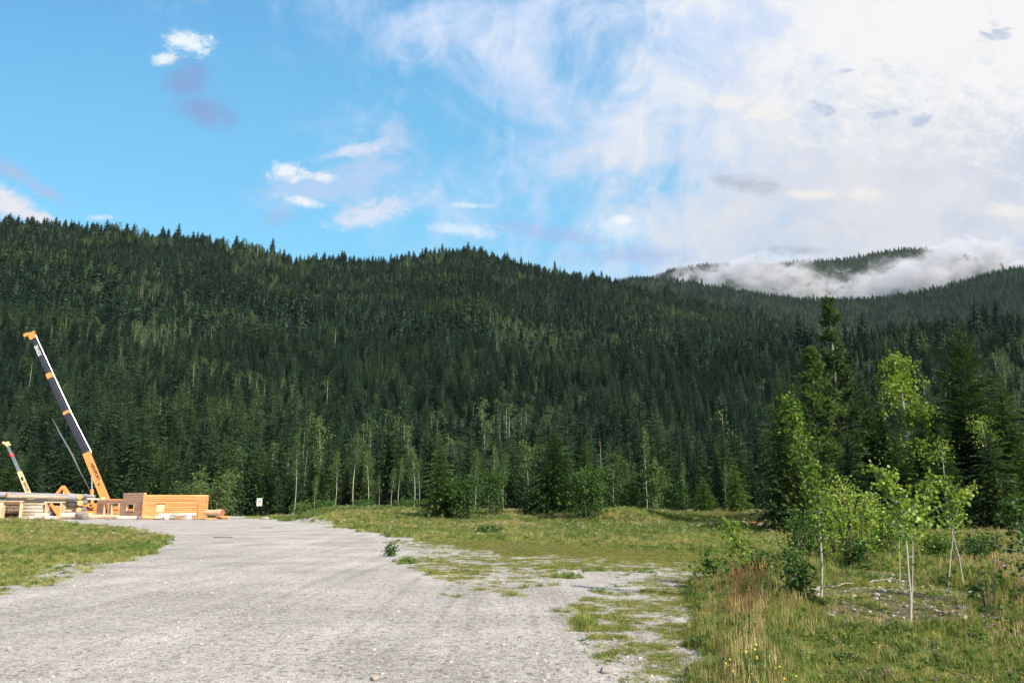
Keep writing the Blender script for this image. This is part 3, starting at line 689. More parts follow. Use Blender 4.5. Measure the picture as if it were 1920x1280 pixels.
def instanced(name, pts, rot, scl, kind, protos, kindtag, sclz=None):
    me = bpy.data.meshes.new(name); me.vertices.add(len(pts)); me.vertices.foreach_set('co', np.asarray(pts, np.float32).reshape(-1))
    for nm, ty, dat in (('rotz', 'FLOAT', rot), ('scl', 'FLOAT', scl), ('sclz', 'FLOAT', scl if sclz is None else sclz), ('kindi', 'INT', kind)):
        at = me.attributes.new(nm, ty, 'POINT'); at.data.foreach_set('value', np.asarray(dat, np.float32 if ty == 'FLOAT' else np.int32))
    me.update()
    o = bpy.data.objects.new(name, me); COL.objects.link(o)
    gt = bpy.data.node_groups.new(name, 'GeometryNodeTree')
    gt.interface.new_socket('Geometry', in_out='INPUT', socket_type='NodeSocketGeometry'); gt.interface.new_socket('Geometry', in_out='OUTPUT', socket_type='NodeSocketGeometry')
    gi = gt.nodes.new('NodeGroupInput'); go = gt.nodes.new('NodeGroupOutput'); jn = gt.nodes.new('GeometryNodeJoinGeometry')
    def na_(nm, ty='FLOAT'):
        q = gt.nodes.new('GeometryNodeInputNamedAttribute'); q.data_type = ty; q.inputs[0].default_value = nm; return q.outputs[0]
    kk = na_('kindi', 'INT'); cx = gt.nodes.new('ShaderNodeCombineXYZ'); gt.links.new(na_('rotz'), cx.inputs[2])
    e2r = gt.nodes.new('FunctionNodeEulerToRotation'); gt.links.new(cx.outputs[0], e2r.inputs[0])
    sx = gt.nodes.new('ShaderNodeCombineXYZ'); a1 = na_('scl'); gt.links.new(a1, sx.inputs[0]); gt.links.new(a1, sx.inputs[1]); gt.links.new(na_('sclz'), sx.inputs[2])
    for i, pm in enumerate(protos):
        po = bpy.data.objects.new(name+'_source', pm)
        oi = gt.nodes.new('GeometryNodeObjectInfo'); oi.inputs['Object'].default_value = po
        cmp_ = gt.nodes.new('FunctionNodeCompare'); cmp_.data_type = 'INT'; cmp_.operation = 'EQUAL'
        ins = [s_ for s_ in cmp_.inputs if s_.type == 'INT']; gt.links.new(kk, ins[0]); ins[1].default_value = i
        ip = gt.nodes.new('GeometryNodeInstanceOnPoints')
        gt.links.new(gi.outputs[0], ip.inputs['Points']); gt.links.new(cmp_.outputs[0], ip.inputs['Selection'])
        gt.links.new(oi.outputs['Geometry'], ip.inputs['Instance']); gt.links.new(e2r.outputs[0], ip.inputs['Rotation']); gt.links.new(sx.outputs[0], ip.inputs['Scale'])
        gt.links.new(ip.outputs[0], jn.inputs[0])
    gt.links.new(jn.outputs[0], go.inputs[0])
    md = o.modifiers.new('scatter', 'NODES'); md.node_group = gt
    return tag(o, kind=kindtag)


mid_meshes = []; mid_merge = []
for i in range(6):
    cr, tk = conifer(1.0, [0.19, 0.22, 0.17, 0.25, 0.20, 0.16][i], 28, 10, 4, 200+i, jit=.9, taper=.72, droop=0.42, bare=[.05, .12, .2, .03, .08, .24][i], trunk_r=.007, twig=.42)
    core(cr, [.05, .12, .2, .03, .08, .24][i], .05, i)
    mid_meshes.append((cr.mesh('crown', M['needle']), tk.mesh('trunk', M['bark'])))
    mid_merge.append(merged(cr, tk, 'forest_conifer', M['needle_far'], M['bark']))
cr, tk = aspen(1.0, .16, 31, base=.45, nleaf=1100, lsize=.022, trunk_r=.010, limbs=14); as1 = (cr.mesh('crown', M['aspen_far']), tk.mesh('trunk', M['birch']))
cr, tk = aspen(1.0, .13, 32, base=.55, nleaf=700, lsize=.022, trunk_r=.009, limbs=11); as2 = (cr.mesh('crown', M['aspen_far']), tk.mesh('trunk', M['birch']))
tk = MB(); tk.tube([(0, 0, -.02), (.012, .0, .45), (-.005, 0, .95)], [.009, .006, .0015], 6)
for k in range(22):
    a = rdx.uniform(0, 6.28); t = rdx.uniform(.35, .92); L = .10*(1.1-t)*1.4; tk.tube([(0.008, 0, t), (math.cos(a)*L, math.sin(a)*L, t+.03)], [.0022, .0008], 3, caps=False)
snag_me = tk.mesh('trunk', M['greybark'])
CLS = {'c': ('spruce_tree', 'dark green spruce with pointed crown at the foot of the forested hill', 'tree', 'spruces along the front of the forest'),
       'a': ('aspen_tree', 'pale-stemmed leafy aspen among the dark spruces at the forest edge', 'tree', 'aspens at the forest edge'),
       's': ('dead_tree', 'bare grey dead trunk standing among the spruces at the forest edge', 'dead tree', 'dead trunks in the forest edge')}
ORD = ['leftmost','second','third','fourth','fifth','sixth','seventh','eighth','ninth','tenth','eleventh','twelfth','thirteenth','fourteenth','fifteenth','sixteenth','seventeenth','eighteenth','nineteenth','twentieth']
ZON = [(-900,0,'just outside the left edge'),(0,55,'above the small grey crane'),(55,110,'behind the weathered cabin'),(110,165,'behind the orange loader arm'),(165,235,'behind the tall crane base'),(235,300,'behind the corner of the orange cabin'),(300,370,'behind the sunlit orange wall'),(370,440,'behind the willow bush'),(440,520,'behind the signboard'),(520,590,'behind the start of the grassy bank'),(590,660,'behind the middle of the grassy bank'),(660,730,'behind the right half of the grassy bank'),(730,800,'just left of the lone dark spruce'),(800,870,'behind the lone dark spruce'),(870,950,'behind the rounded pale bush'),(950,1030,'left of the pair of spruces'),(1030,1120,'behind the pair of spruces'),(1120,1200,'behind the low weedy rise'),(1200,1280,'behind the small upright aspen'),(1280,1360,'behind the low young spruce'),(1360,1440,'above the rusty steel box'),(1440,1550,'behind the skirted spruce'),(1550,1650,'behind the tallest pine'),(1650,1780,'behind the bright aspen'),(1780,1920,'behind the broad larch'),(1920,4000,'just outside the right edge')]
def zone_labels(items, kindword):
    # items: (key, px); label by the landmark in front and the order from the left within that stretch
    out_ = {}
    for a, b, w in ZON:
        zs = sorted([it for it in items if a <= it[1] < b], key=lambda t: t[1])
        for i, (k, _) in enumerate(zs):
            o_ = ORD[i] if i < 20 else 'further'
            o_ = 'only' if len(zs) == 1 else ('rightmost' if i == len(zs)-1 else (o_ if i == 0 else o_+'-from-left'))
            out_[k] = f'{o_} {kindword} {w}'
    return out_
npx = topix(X_, Y_, Z_)[0]
CK = ['slim dark spruce', 'dark spruce', 'bare-footed spruce', 'broad dark spruce', 'dark spruce', 'bare-footed slim spruce', 'pale-stemmed leafy aspen', 'bare dead trunk']
LBL = {}
for cls in set(CK): LBL.update(zone_labels([(int(q), npx[q]) for q in near_id if CK[int(kd[q])] == cls], cls + ' of the forest front'))
for q in near_id:
    k = int(kd[q]); ty = 'c' if k < 6 else ('a' if k == 6 else 's')
    nm, lb, ct, gr = CLS[ty]; lb = LBL[int(q)]; t = thing(nm, (X_[q], Y_[q], Z_[q]), lb, ct, gr, random.uniform(0, 6.28))
    w = ht[q]*random.uniform(.9, 1.2)
    t.scale = (w, w, ht[q])
    w = w*(.5 if k == 7 else 1); t.scale = (w, w, ht[q]*(.8 if k == 7 else 1))
    ms = mid_meshes[k] if k < 6 else (random.choice([as1, as2]) if k == 6 else (None, snag_me))
    for me, nm2 in zip(ms, ('crown', 'trunk')):
        if me:
            o = bpy.data.objects.new(nm2, me); COL.objects.link(o); o.parent = t

fi = far_id
for m2 in mid_merge: far_protos.append(m2)
kd = np.where((kd < 6) & (r_ < 420), kd+8, kd)
wid = ht[fi]*rng.uniform(.85, 1.25, len(fi)); wid = np.where(kd[fi] == 7, wid*.55, wid)
instanced('distant_forest', np.stack([X_[fi], Y_[fi], Z_[fi]-.3], -1), rng.uniform(0, 6.28, len(fi)), wid, kd[fi], far_protos, 'stuff', sclz=ht[fi])
tag(bpy.data.objects['distant_forest'], 'dense dark conifer forest covering the hillsides', 'forest')
# white-stemmed aspens and bare birches that show individually along the edge of the forest
def gx(px, Y): return (px-960)/F/1.021*Y
ASP = [(552,822,890,128),(571,778,850,140),(597,790,850,138),(663,820,870,136),(688,850,950,124),(710,893,946,120),(735,880,945,122),(748,862,945,118),(775,845,940,130),(785,872,945,121),
       (590,895,948,120),(629,850,920,130),(1180,880,930,120),(1213,805,890,135),(1283,870,950,105),(1362,872,945,100),(892,850,940,116),(926,838,935,118),(945,855,930,120),(1230,860,930,112)]
ASPL = zone_labels([(i, a_b[0]) for i, a_b in enumerate(ASP)], 'thin white-barked birch in the clearing edge')
for i, (px, ty, by, Y) in enumerate(ASP):
    x = gx(px, Y); z = H1(x, Y); h = P(px, ty, Y).z - z; h = max(h, 4)
    bare = i in (0, 1, 13, 14, 15, 16, 17)
    me = as2 if (i % 2) else as1
    t = thing('birch_tree', (x, Y, z), ASPL[i], 'tree', 'thin birches before the forest', random.uniform(0, 6.28))
    w = h*(.45 if bare else .68); t.scale = (w, w, h)
    for m2, nm2 in zip(me, ('crown', 'trunk')):
        o = bpy.data.objects.new(nm2, m2); COL.objects.link(o); o.parent = t

# mid-ground trees at the back of the meadow
def con_at(px, top, wpx, Y, seed, label, mt='needle', name='spruce_tree', **kw):
    x = gx(px, Y); z = H1(x, Y); h = P(px, top, Y).z - z; rad = wpx*Y/F*.5*1.05
    a = dict(whorls=int(16+h*1.6), per=11, sub=9, droop=.30, bare=.03, twig=.34, taper=.85); a.update(kw)
    cr, tk = conifer(h, rad, int(a['whorls']*1.25), a['per']+2, a['sub'], seed, droop=a['droop'], bare=a['bare'], sparse=a.get('sparse', 0), up=a.get('up', 0), twig=a['twig'], taper=a['taper'])
    if not a.get('sparse'):
        k0 = len(cr.v); core(cr, 0, 1, seed)
        for i in range(k0, len(cr.v)): x_, y_, z_ = cr.v[i]; cr.v[i] = (x_*rad*.33, y_*rad*.33, a['bare']*h + z_*h*.86)
    return plant_tree(name, (cr, tk), (x, Y, z), label, 'tree', None, (M[mt], M['bark']))
def asp_at(px, top, wpx, Y, seed, label, nleaf=2600, lsize=.16, base=.35, mt='aspen_leaf', name='aspen_tree', group=None, **kw):
    x = gx(px, Y); z = H1(x, Y); h = P(px, top, Y).z - z; rad = wpx*Y/F*.55
    cr, tk = aspen(h, rad, seed, base=base, nleaf=nleaf, lsize=lsize, **kw)
    return plant_tree(name, (cr, tk), (x, Y, z), label, 'tree', group, (M[mt], M['birch']))
def shr_at(px, top, wpx, Y, seed, label, nleaf=2600, lsize=.16, mt='shrub_leaf', stems=9, name='leafy_shrub', group=None):
    x = gx(px, Y); z = H1(x, Y); h = max(P(px, top, Y).z - z, .4); w = wpx*Y/F
    cr, tk = shrub(h, w, seed, nleaf, lsize, stems)
    return plant_tree(name, (cr, tk), (x, Y, z), label, 'shrub', group, (M[mt], M['bark']), names=('foliage', 'stems'))
con_at(825, 815, 96, 72, 1, 'broad dark spruce standing alone left of centre at the back of the meadow', 'needle_mid', whorls=30)
con_at(1042, 795, 125, 76, 2, 'taller of the two spruces side by side right of centre behind the meadow', 'needle_mid', whorls=34)
con_at(1100, 812, 74, 79, 3, 'bright-topped spruce just right of the taller one at the back of the meadow', 'needle_light')
con_at(1000, 880, 60, 82, 4, 'small spruce at the left foot of the two central spruces')
shr_at(874, 888, 62, 70, 5, 'green bush hugging the right side of the lone dark spruce')
shr_at(920, 880, 66, 76, 6, 'rounded pale green bush between the lone spruce and the pair of spruces')
shr_at(1104, 878, 84, 68, 7, 'large rounded bush in front of the pair of spruces', 4200)
asp_at(1152, 853, 56, 80, 8, 'bushy green aspen right of the pair of spruces', base=.12, mt='aspen_far')
asp_at(1226, 873, 44, 78, 9, 'small upright young aspen at the back of the meadow, right of the bushy one', base=.1, mt='aspen_far')
con_at(1322, 893, 60, 84, 10, 'low bright young spruce behind the dirt pile', 'needle_light')
con_at(1382, 858, 66, 78, 11, 'young spruce with bright layered branches above the rusty steel box', 'needle_light')
shr_at(1270, 900, 60, 88, 12, 'dark bush behind the meadow between the young aspen and young spruce')
shr_at(1185, 905, 46, 80, 13, 'small bush right of the bushy aspen at the meadow edge')
shr_at(400, 880, 84, 112, 14, 'wide willow bush behind the end of the orange timber cabin', 4200, .22, 'aspen_far')
shr_at(352, 898, 60, 114, 15, 'smaller willow bush rising over the roofline of the orange timber cabin', 2600, .22, 'aspen_far')
shr_at(566, 938, 54, 92, 16, 'low shrub on the grassy bank just right of the signboard', 1400, .14)
shr_at(612, 940, 50, 94, 17, 'low rounded shrub second along the grassy bank from the signboard', 1400, .14)
shr_at(756, 936, 60, 92, 18, 'low bush on the grassy bank left of the lone spruce', 1400, .14)
shr_at(690, 938, 50, 94, 19, 'low bush in the middle of the grassy bank', 1200, .14)
# right-hand cluster
con_at(1478, 690, 130, 46, 20, 'dark spruce with skirt to the ground at the left end of the right-hand grove', whorls=44, per=12)
def pine_at(px, top, wpx, Y, seed, label, mt):
    x = gx(px, Y); z = H1(x, Y); h = P(px, top, Y).z - z
    return plant_tree('pine_tree', pine(h, wpx*Y/F*.5, seed), (x, Y, z), label, 'tree', None, (M[mt], M['greybark']))
pine_at(1585, 556, 150, 60, 21, 'tallest pine of the right-hand grove with gappy upper trunk', 'needle_mid')
pine_at(1543, 650, 120, 57, 22, 'yellowish-green bushy pine just left of the tallest pine', 'needle_light')
con_at(1640, 700, 120, 63, 23, 'dark conifer between the tallest pine and the bright aspen', 'needle_mid', whorls=36)
asp_at(1712, 672, 124, 58, 24, 'bright green aspen with white stem in the middle of the right-hand grove', 5200, .19, .25, limbs=22)
con_at(1765, 712, 96, 62, 25, 'soft green conifer at the right shoulder of the bright aspen', 'needle_light', whorls=36)
con_at(1836, 600, 200, 58, 26, 'broad feathery larch with whip-like top right of the bright aspen', 'needle_mid', name='larch_tree', sparse=.2, whorls=40, taper=.62, droop=.22, up=.15)
con_at(1905, 690, 150, 54, 27, 'dark conifer cut by the right edge of the photo', 'needle_mid', whorls=38)
con_at(1990, 640, 170, 58, 28, 'dark conifer just beyond the right edge of the photo', whorls=34)
con_at(1600, 790, 120, 53, 29, 'low dark conifer below the tallest pine', whorls=30)
con_at(1690, 800, 120, 52, 30, 'low dark conifer below the bright aspen', 'needle_mid', whorls=30)
con_at(1780, 800, 120, 50, 31, 'low dark conifer below the broad larch on its left', 'needle_mid', whorls=30)
con_at(1868, 790, 130, 49, 32, 'low dark conifer below the broad larch on its right', whorls=30)
con_at(1540, 830, 90, 50, 33, 'small dark conifer right beside the skirted spruce', whorls=26)
asp_at(1868, 790, 60, 51, 34, 'thin leaning white birch stem before the dark conifers on the right', 500, .12, .75, name='birch_tree', lean=(-.05, 0))
asp_at(1776, 830, 40, 49, 35, 'thin white birch stem below the bright aspen', 300, .12, .75, name='birch_tree')
con_at(1668, 730, 110, 61, 71, 'mid-green conifer filling in just left of the bright aspen', 'needle_mid', whorls=32)
con_at(1745, 745, 100, 57, 72, 'mid-green conifer directly right of the bright aspen stem', 'needle_mid', whorls=32)
con_at(1512, 745, 100, 54, 73, 'dark conifer between the skirted spruce and the bushy pine', 'needle_mid', whorls=32)
con_at(1815, 715, 110, 61, 74, 'shaded conifer behind the left side of the broad larch', whorls=32)
# foreground saplings with round leaves: px/py trunk paths are turned into real 3D paths at their own distance
def sapling(path, Y, rads, label, seed, crown, nleaf, lsize=.045, mt='aspen_leaf', bark='birch', name='aspen_sapling', twigs=20, tw=.35, dy=0.0):
    rd = random.Random(seed); x0 = P(path[0][0], path[0][1], Y); z0 = H1(x0.x, Y); base = Vector((x0.x, Y, z0))
    pts = [P(a, b, Y+dy*i) - base for i, (a, b) in enumerate(path)]; pts[0].z = -.08
    tk = MB(); k = len(pts)
    # densify with slight wobble
    dp = []; 
    for i in range(k-1):
        for s_ in range(4): dp.append(pts[i].lerp(pts[i+1], s_/4)+Vector((rd.uniform(-1, 1), rd.uniform(-1, 1), 0))*.006)
    dp.append(pts[-1]); kk = len(dp)
    tk.tube(dp, [rads[0]+(rads[1]-rads[0])*i/(kk-1) for i in range(kk)], 8)
    cr = MB()
    for i in range(twigs):
        s_ = crown + (1-crown)*(i+rd.random())/twigs; f = s_*(kk-1); j = min(int(f), kk-2); p0 = dp[j].lerp(dp[j+1], f-j)
        a = rd.uniform(0, 6.28); L = tw*rd.uniform(.4, 1.1)*(1.15-.85*s_); e = rd.uniform(.2, 1.0)
        p1 = p0 + Vector((math.cos(a)*math.cos(e), math.sin(a)*math.cos(e), math.sin(e)))*L
        tk.tube([p0, p0.lerp(p1, .5)+Vector((0, 0, -.02)), p1], [.006, .004, .002], 4, caps=False)
        for _ in range(max(1, nleaf//twigs)):
            q = p0.lerp(p1, rd.uniform(.1, 1.1)) + Vector((rd.gauss(0, 1), rd.gauss(0, 1), rd.gauss(0, 1)))*(.045+L*.10)
            add_leaf(cr, q, lsize*rd.uniform(.65, 1.25), rd)
    return plant_tree(name, (cr, tk), base, label, 'sapling', None, (M[mt], M[bark]), names=('leaves', 'stem'))
sapling([(1541,1140),(1541,1060),(1535,960),(1512,880),(1490,800),(1474,748)], 13.0, (.020, .005), 'tallest white-stemmed sapling leaning left in front of the right-hand grove', 41, .26, 1900, .052, tw=.38, twigs=60)
sapling([(1708,1178),(1706,1100),(1700,1020),(1690,960),(1668,915),(1644,885)], 11.2, (.016, .004), 'white-stemmed sapling rising from the dark tuft right of the stony patch', 42, .42, 560, .055, tw=.45, twigs=30)
sapling([(1702,1100),(1712,1010),(1735,950),(1745,900)], 11.5, (.010, .004), 'thin second stem leaning right behind the sapling on the stony patch', 43, .25, 420, .055, tw=.42, twigs=24)
sapling([(1775,1130),(1783,1040),(1790,980),(1784,930),(1762,896)], 13, (.011, .004), 'sapling with its stem arching left near the right edge', 44, .40, 460, .055, tw=.40, twigs=26)
sapling([(1806,1085),(1798,1040),(1785,1000),(1800,940),(1828,915)], 15.5, (.012, .004), 'sapling with a slanting white stem in the tall grass near the right edge', 45, .5, 300, .055, tw=.42, twigs=18)
sapling([(1930,1120),(1922,1040),(1905,980),(1895,940)], 12, (.016, .005), 'dark-leaved sapling cut by the right edge of the photo', 46, .1, 600, .055, mt='shrub_leaf', tw=.45, twigs=28)
sapling([(1684,1060),(1686,1000),(1690,930)], 17, (.013, .005), 'thin white stem in the grass behind the stony patch', 47, .45, 250, .055, tw=.4, twigs=16)
sapling([(1400,1088),(1388,1045),(1378,1010),(1366,985)], 16.5, (.016, .004), 'dark-stemmed open bush at the left edge of the tall grass', 48, .15, 560, .06, mt='aspen_leaf', bark='bark', tw=.62, twigs=22, name='leafy_shrub')
sapling([(1345,1085),(1338,1070),(1330,1050)], 16, (.012, .004), 'small broad-leaved shrub left of the open bush', 49, .1, 320, .065, mt='shrub_leaf', bark='bark', tw=.5, twigs=14, name='leafy_shrub')
shr_at(1445, 1025, 90, 15.5, 50, 'dark leafy shrub between the open bush and the tallest sapling', 1100, .055)
shr_at(1492, 1035, 60, 13.0, 51, 'darkest low shrub at the left foot of the tallest sapling', 800, .055)
shr_at(1500, 950, 110, 24, 52, 'leafy shrub behind the tallest sapling at the foot of the skirted spruce', 1500, .075)
shr_at(1600, 885, 110, 21, 53, 'tall bushy birch shrub just right of the tallest sapling', 2600, .062, 'aspen_leaf', stems=12)
shr_at(1572, 905, 80, 24, 61, 'feathery shrub directly behind the bend of the tallest sapling', 1700, .058, 'aspen_leaf', stems=13)
shr_at(1648, 955, 90, 24, 62, 'low bright shrub between the tallest sapling and the stony patch', 1500, .058, 'aspen_leaf', stems=11)
shr_at(1820, 1000, 100, 24, 63, 'green bush in the tall grass behind the arching sapling', 1500, .065, stems=11)
shr_at(1655, 925, 60, 22, 54, 'thin shrub right of the bushy birch shrub', 900, .07, 'aspen_leaf')
shr_at(1595, 1010, 60, 20, 55, 'low dense shrub under the bushy birch shrub', 800, .06)
shr_at(1835, 1060, 50, 11.5, 56, 'small dark-leaved seedling in the grass below the arching sapling', 120, .055)
shr_at(1745, 1000, 70, 26, 57, 'shrub in tall grass behind the two middle saplings', 1200, .075, 'aspen_leaf')
shr_at(735, 1016, 22, 27, 58, 'small dark tuft of leafy weed at the gravel edge, nearest the drive', 300, .07, 'shrub_leaf', name='leafy_weed')
shr_at(905, 985, 40, 46, 59, 'dark leafy weed in the meadow below the lone spruce', 500, .09, name='leafy_weed')
shr_at(930, 982, 26, 44, 60, 'smaller leafy weed right of the dark one in the meadow', 300, .09, name='leafy_weed')
# ------------------------------------------------------------------ log building site
def wall(mb, p0, p1, z0, courses, ch, depth, kind='box', openings=(), mi=0, over=0.0, tops=None):
    """courses of timber from p0 to p1 (x,y); openings are (s0,s1,z0,z1) in metres along the wall"""
    p0 = Vector((*p0, 0)); p1 = Vector((*p1, 0)); L = (p1-p0).length; d = (p1-p0)/L
    for i in range(courses):
        z = z0 + ch*(i+.5); segs = [(-over if i % 2 else -over*.4, L+(over if i % 2 else over*.4))]
        if tops:
            segs = [(a, b) for a, b, c in tops if i < c] or []
        for s0, s1, za, zb in openings:
            if za < z < zb:
                ns = []
                for a, b in segs:
                    if s0 > a and s1 < b: ns += [(a, s0), (s1, b)]
                    elif s0 <= a < s1: ns.append((s1, b))
                    elif s0 < b <= s1: ns.append((a, s0))
                    else: ns.append((a, b))
                segs = ns
        for a, b in segs:
            if b-a < .05: continue
            q0, q1 = p0+d*a, p0+d*b; q0.z = q1.z = z
            if kind == 'box':
                j = random.uniform(-.008, .008); nrm = Vector((d.y, -d.x, 0))*j
                mb.bar(q0+nrm, q1+nrm, depth, ch-.075, mi); 
            else:
                r_ = ch*.52; k = max(2, int((b-a)/1.5))
                mb.tube([q0.lerp(q1, t/k)+Vector((0, 0, random.uniform(-.015, .015))) for t in range(k+1)], [r_*random.uniform(.94, 1.05) for _ in range(k+1)], 10, mi)
        if kind == 'box':                     # recessed chinking behind the joints
            for a, b in segs:
                q0, q1 = p0+d*(a+.02), p0+d*(b-.02); q0.z = q1.z = z
                mb.bar(q0, q1, depth*.35, ch*1.0-.002, mi)
def gp(px, Y): return (gx(px, Y), Y)
def textmesh(name, body, size, M4, mt, depth=.01, width=None):
    cu = bpy.data.curves.new(name, 'FONT'); cu.body = body; cu.size = size; cu.extrude = depth; cu.align_x = 'CENTER'; cu.align_y = 'CENTER'
    cu.offset = size*.012
    to = bpy.data.objects.new(name, cu); COL.objects.link(to); bpy.context.view_layer.update()
    me = bpy.data.meshes.new_from_object(to.evaluated_get(bpy.context.evaluated_depsgraph_get())); bpy.data.objects.remove(to)
    if width:
        xs = [v.co.x for v in me.vertices]; w0 = max(xs)-min(xs)
        for v in me.vertices: v.co.x *= width/w0
    me.transform(M4); me.materials.clear(); me.materials.append(mt); me.name = name
    return me
# --- weathered log cabin on the left
o_ = Vector((gx(75, 99), 99, 0)); cab = thing('log_cabin', o_, 'unfinished cabin of thick weathered grey logs with two open doorways, far left', 'cabin')
ch = .40; WL = gp(-60, 98.5); WR = gp(150, 100.5)
def s_of(px): return (gx(px, 99.4)-WL[0])
mb = MB(); wall(mb, WL, WR, 0.0, 6, ch, .3, 'log', [(s_of(7), s_of(42), -1, 2.1), (s_of(89), s_of(117), .15, 2.0)])
mb.build('front_wall', [M['grey_log']], cab, True, o_)
mb = MB(); wall(mb, gp(-70, 103.2), gp(60, 103.2), 0, 6, ch, .3, 'log'); mb.build('shade_dark_back_wall', [M['dark_plank']], cab, True, o_)  # dark board brown on this log wall stands in for the interior shade
mb = MB(); wall(mb, gp(-2, 99.2), gp(-2, 107.6), 0, 6, ch, .3, 'log'); mb.build('cross_or_sunblock_wall', [M['grey_log']], cab, True, o_)
for px_ in (46, 86, 121):  # inner partitions added to keep the sun out of the doorways
    mb = MB(); wall(mb, gp(px_, 99.7), gp(px_, 103.4 if px_ < 60 else 101.6), 0, 6, ch, .3, 'log'); mb.build('cross_or_sunblock_wall', [M['grey_log']], cab, True, o_)
for a, b, zt in ((7, 42, 2.1), (89, 117, 2.0)):
    mb = MB()
    for px in (a, b): x = gx(px, 99.3); mb.box((x, 99.25, zt/2+.05), (.15, .62, zt-.1))
    xa, xb = gx(a, 99.3), gx(b, 99.3); mb.box(((xa+xb)/2, 99.25, zt+.04), (xb-xa+.5, .64, .14))
    mb.build('door_frame', [M['plank']], cab, False, o_)
def log_at(name, a, b, r0, r1, mts, parent=None, org=None, nseg=14, bend=.03, label=None, group=None, capmi=1, knots=True):
    a, b = Vector(a), Vector(b); L = (b-a).length; k = 6
    if parent is None: org = (a.x, a.y, H1(a.x, a.y))
    mb = MB(); pts = [a.lerp(b, i/k)+Vector((0, random.uniform(-bend, bend), random.uniform(-bend, bend)*.6)) for i in range(k+1)]
    mb.tube(pts, [(r0+(r1-r0)*i/k)*random.uniform(.96, 1.04) for i in range(k+1)], nseg, 0, True, .02, capmi)
    o = mb.build(name, mts, parent, False, org)
    if parent is None:
        o.location = org
        tag(o, label, 'log', group)
    return o
log_at('top_log', P(15, 929.5, 98.6), P(134, 933, 99.6), .26, .24, [M['grey_log'], M['log_end_red']], cab, o_)
log_at('roof_log', P(-60, 923, 99.6), P(178, 930, 100.6), .21, .19, [M['silver_log'], M['silver_log']], cab, o_)
log_at('roof_log', P(-60, 926, 98.6), P(12, 928, 98.6), .28, .27, [M['silver_log'], M['log_end_red']], cab, o_)
log_at('roof_log', P(131, 931, 99.0), P(150, 932, 99.1), .42, .40, [M['silver_log'], M['silver_log']], cab, o_)
for px, py in ((150, 931), (150.5, 942.5), (147.5, 955.5)):
    log_at('wall_log', P(px, py, 97.9), P(px+11, py-1.6, 101.4), .31, .27, [M['silver_log'], M['log_end']], cab, o_)
log_at('wall_log', P(158, 935, 101.5), P(186, 935.5, 104), .13, .13, [M['fresh_log'], M['log_end']], cab, o_)
mb = MB()
for a, b in (((17, 938, 102), (21, 968, 101)), ((36, 937, 101), (36.5, 958, 101)), ((27, 938, 104), (24, 968, 103)), ((30, 940, 103), (22, 968, 103.5))): mb.bar(P(*a), P(*b), .10, .08)
mb.build('leaning_poles', [M['dark_plank']], cab, False, o_)
# --- orange timber cabin
c0 = gp(270, 98.0); cL = gp(183, 107); cR = gp(388, 99.0); o_ = Vector((c0[0], c0[1], 0))
tc_ = thing('timber_cabin', o_, 'unfinished roofless cabin of squared orange timbers with a sunlit end and shaded side', 'cabin')
nC = 11; ch = .262
Lr = math.hypot(cR[0]-c0[0], cR[1]-c0[1]); sr = lambda px: (px-270)/118*Lr
mb = MB(); wall(mb, c0, cR, .02, nC, ch, .24, 'box', [(sr(292.5), sr(311), .85, 1.95), (sr(371), sr(372.2), 0, 2.3)], over=.10)
mb.build('front_wall', [M['orange_log']], tc_, False, o_)
Ll = math.hypot(cL[0]-c0[0], cL[1]-c0[1])
def slx(px):                                    # distance along the left wall whose point shows at pixel px
    t = px; lo, hi = 0.0, 1.0
    for _ in range(30):
        m0 = (lo+hi)/2; X = c0[0]+(cL[0]-c0[0])*m0; Y = c0[1]+(cL[1]-c0[1])*m0
        if 960+F*X/Y*1.021 > px: lo = m0
        else: hi = m0
    return lo*Ll
mb = MB(); wall(mb, c0, cL, .02, nC+1, ch, .24, 'box', [(slx(253), slx(239.5), .95, 1.80), (slx(226), slx(211), .1, 1.95), (slx(205), slx(197), .1, 1.95)], tops=[(-.12, slx(231), nC+1), (slx(231), Ll, nC-2)])
mb.build('side_wall', [M['brown_log_shaded_timber']], tc_, False, o_)  # same timber as the front, coloured as it looks in shade
mb = MB(); wall(mb, cR, gp(380, 108), .02, nC, ch, .24, 'box', over=.1); wall(mb, gp(262, 108), gp(380, 108), .02, nC, ch, .24, 'box', over=.1)
mb.build('rear_wall', [M['brown_log_shaded_timber']], tc_, False, o_)
def frame_on(p0, p1, s0, s1, z0, z1, t, name, mt, off=.15, fill=None):
    p0 = Vector((*p0, 0)); p1 = Vector((*p1, 0)); d = (p1-p0).normalized(); nrm = Vector((d.y, -d.x, 0))
    if nrm.y > 0: nrm = -nrm
    mb = MB()
    for s in (s0, s1): q = p0+d*s+nrm*.01; mb.bar(q+Vector((0, 0, z0)), q+Vector((0, 0, z1)), t, .30, up=nrm)
    for z in (z0, z1): a = p0+d*(s0-t*.5)+nrm*.012; b = p0+d*(s1+t*.5)+nrm*.012; a.z = b.z = z; mb.bar(a, b, .30, t)
    o = mb.build(name, [mt], tc_, False, o_)
    if fill:
        mb = MB(); a = p0+d*(s0+.05)-nrm*.06; b = p0+d*(s1-.05)-nrm*.06
        k = 4
        for i in range(k): 
            q0, q1 = a.copy(), b.copy(); q0.z = q1.z = z0+(z1-z0)*(i+.5)/k; mb.bar(q0, q1, .04, (z1-z0)/k-.02)
        c = mb.build('boarding', [M[fill]], o, False, o_)
frame_on(c0, cR, sr(292.5), sr(311), .85, 1.95, .08, 'window_frame', M['orange_log'], fill='plank')
frame_on(c0, cL, slx(253), slx(239.5), .95, 1.80, .08, 'window_frame', M['brown_log_shaded_timber'])
frame_on(c0, cL, slx(226), slx(211), .10, 1.95, .10, 'door_frame', M['brown_log_shaded_timber'])
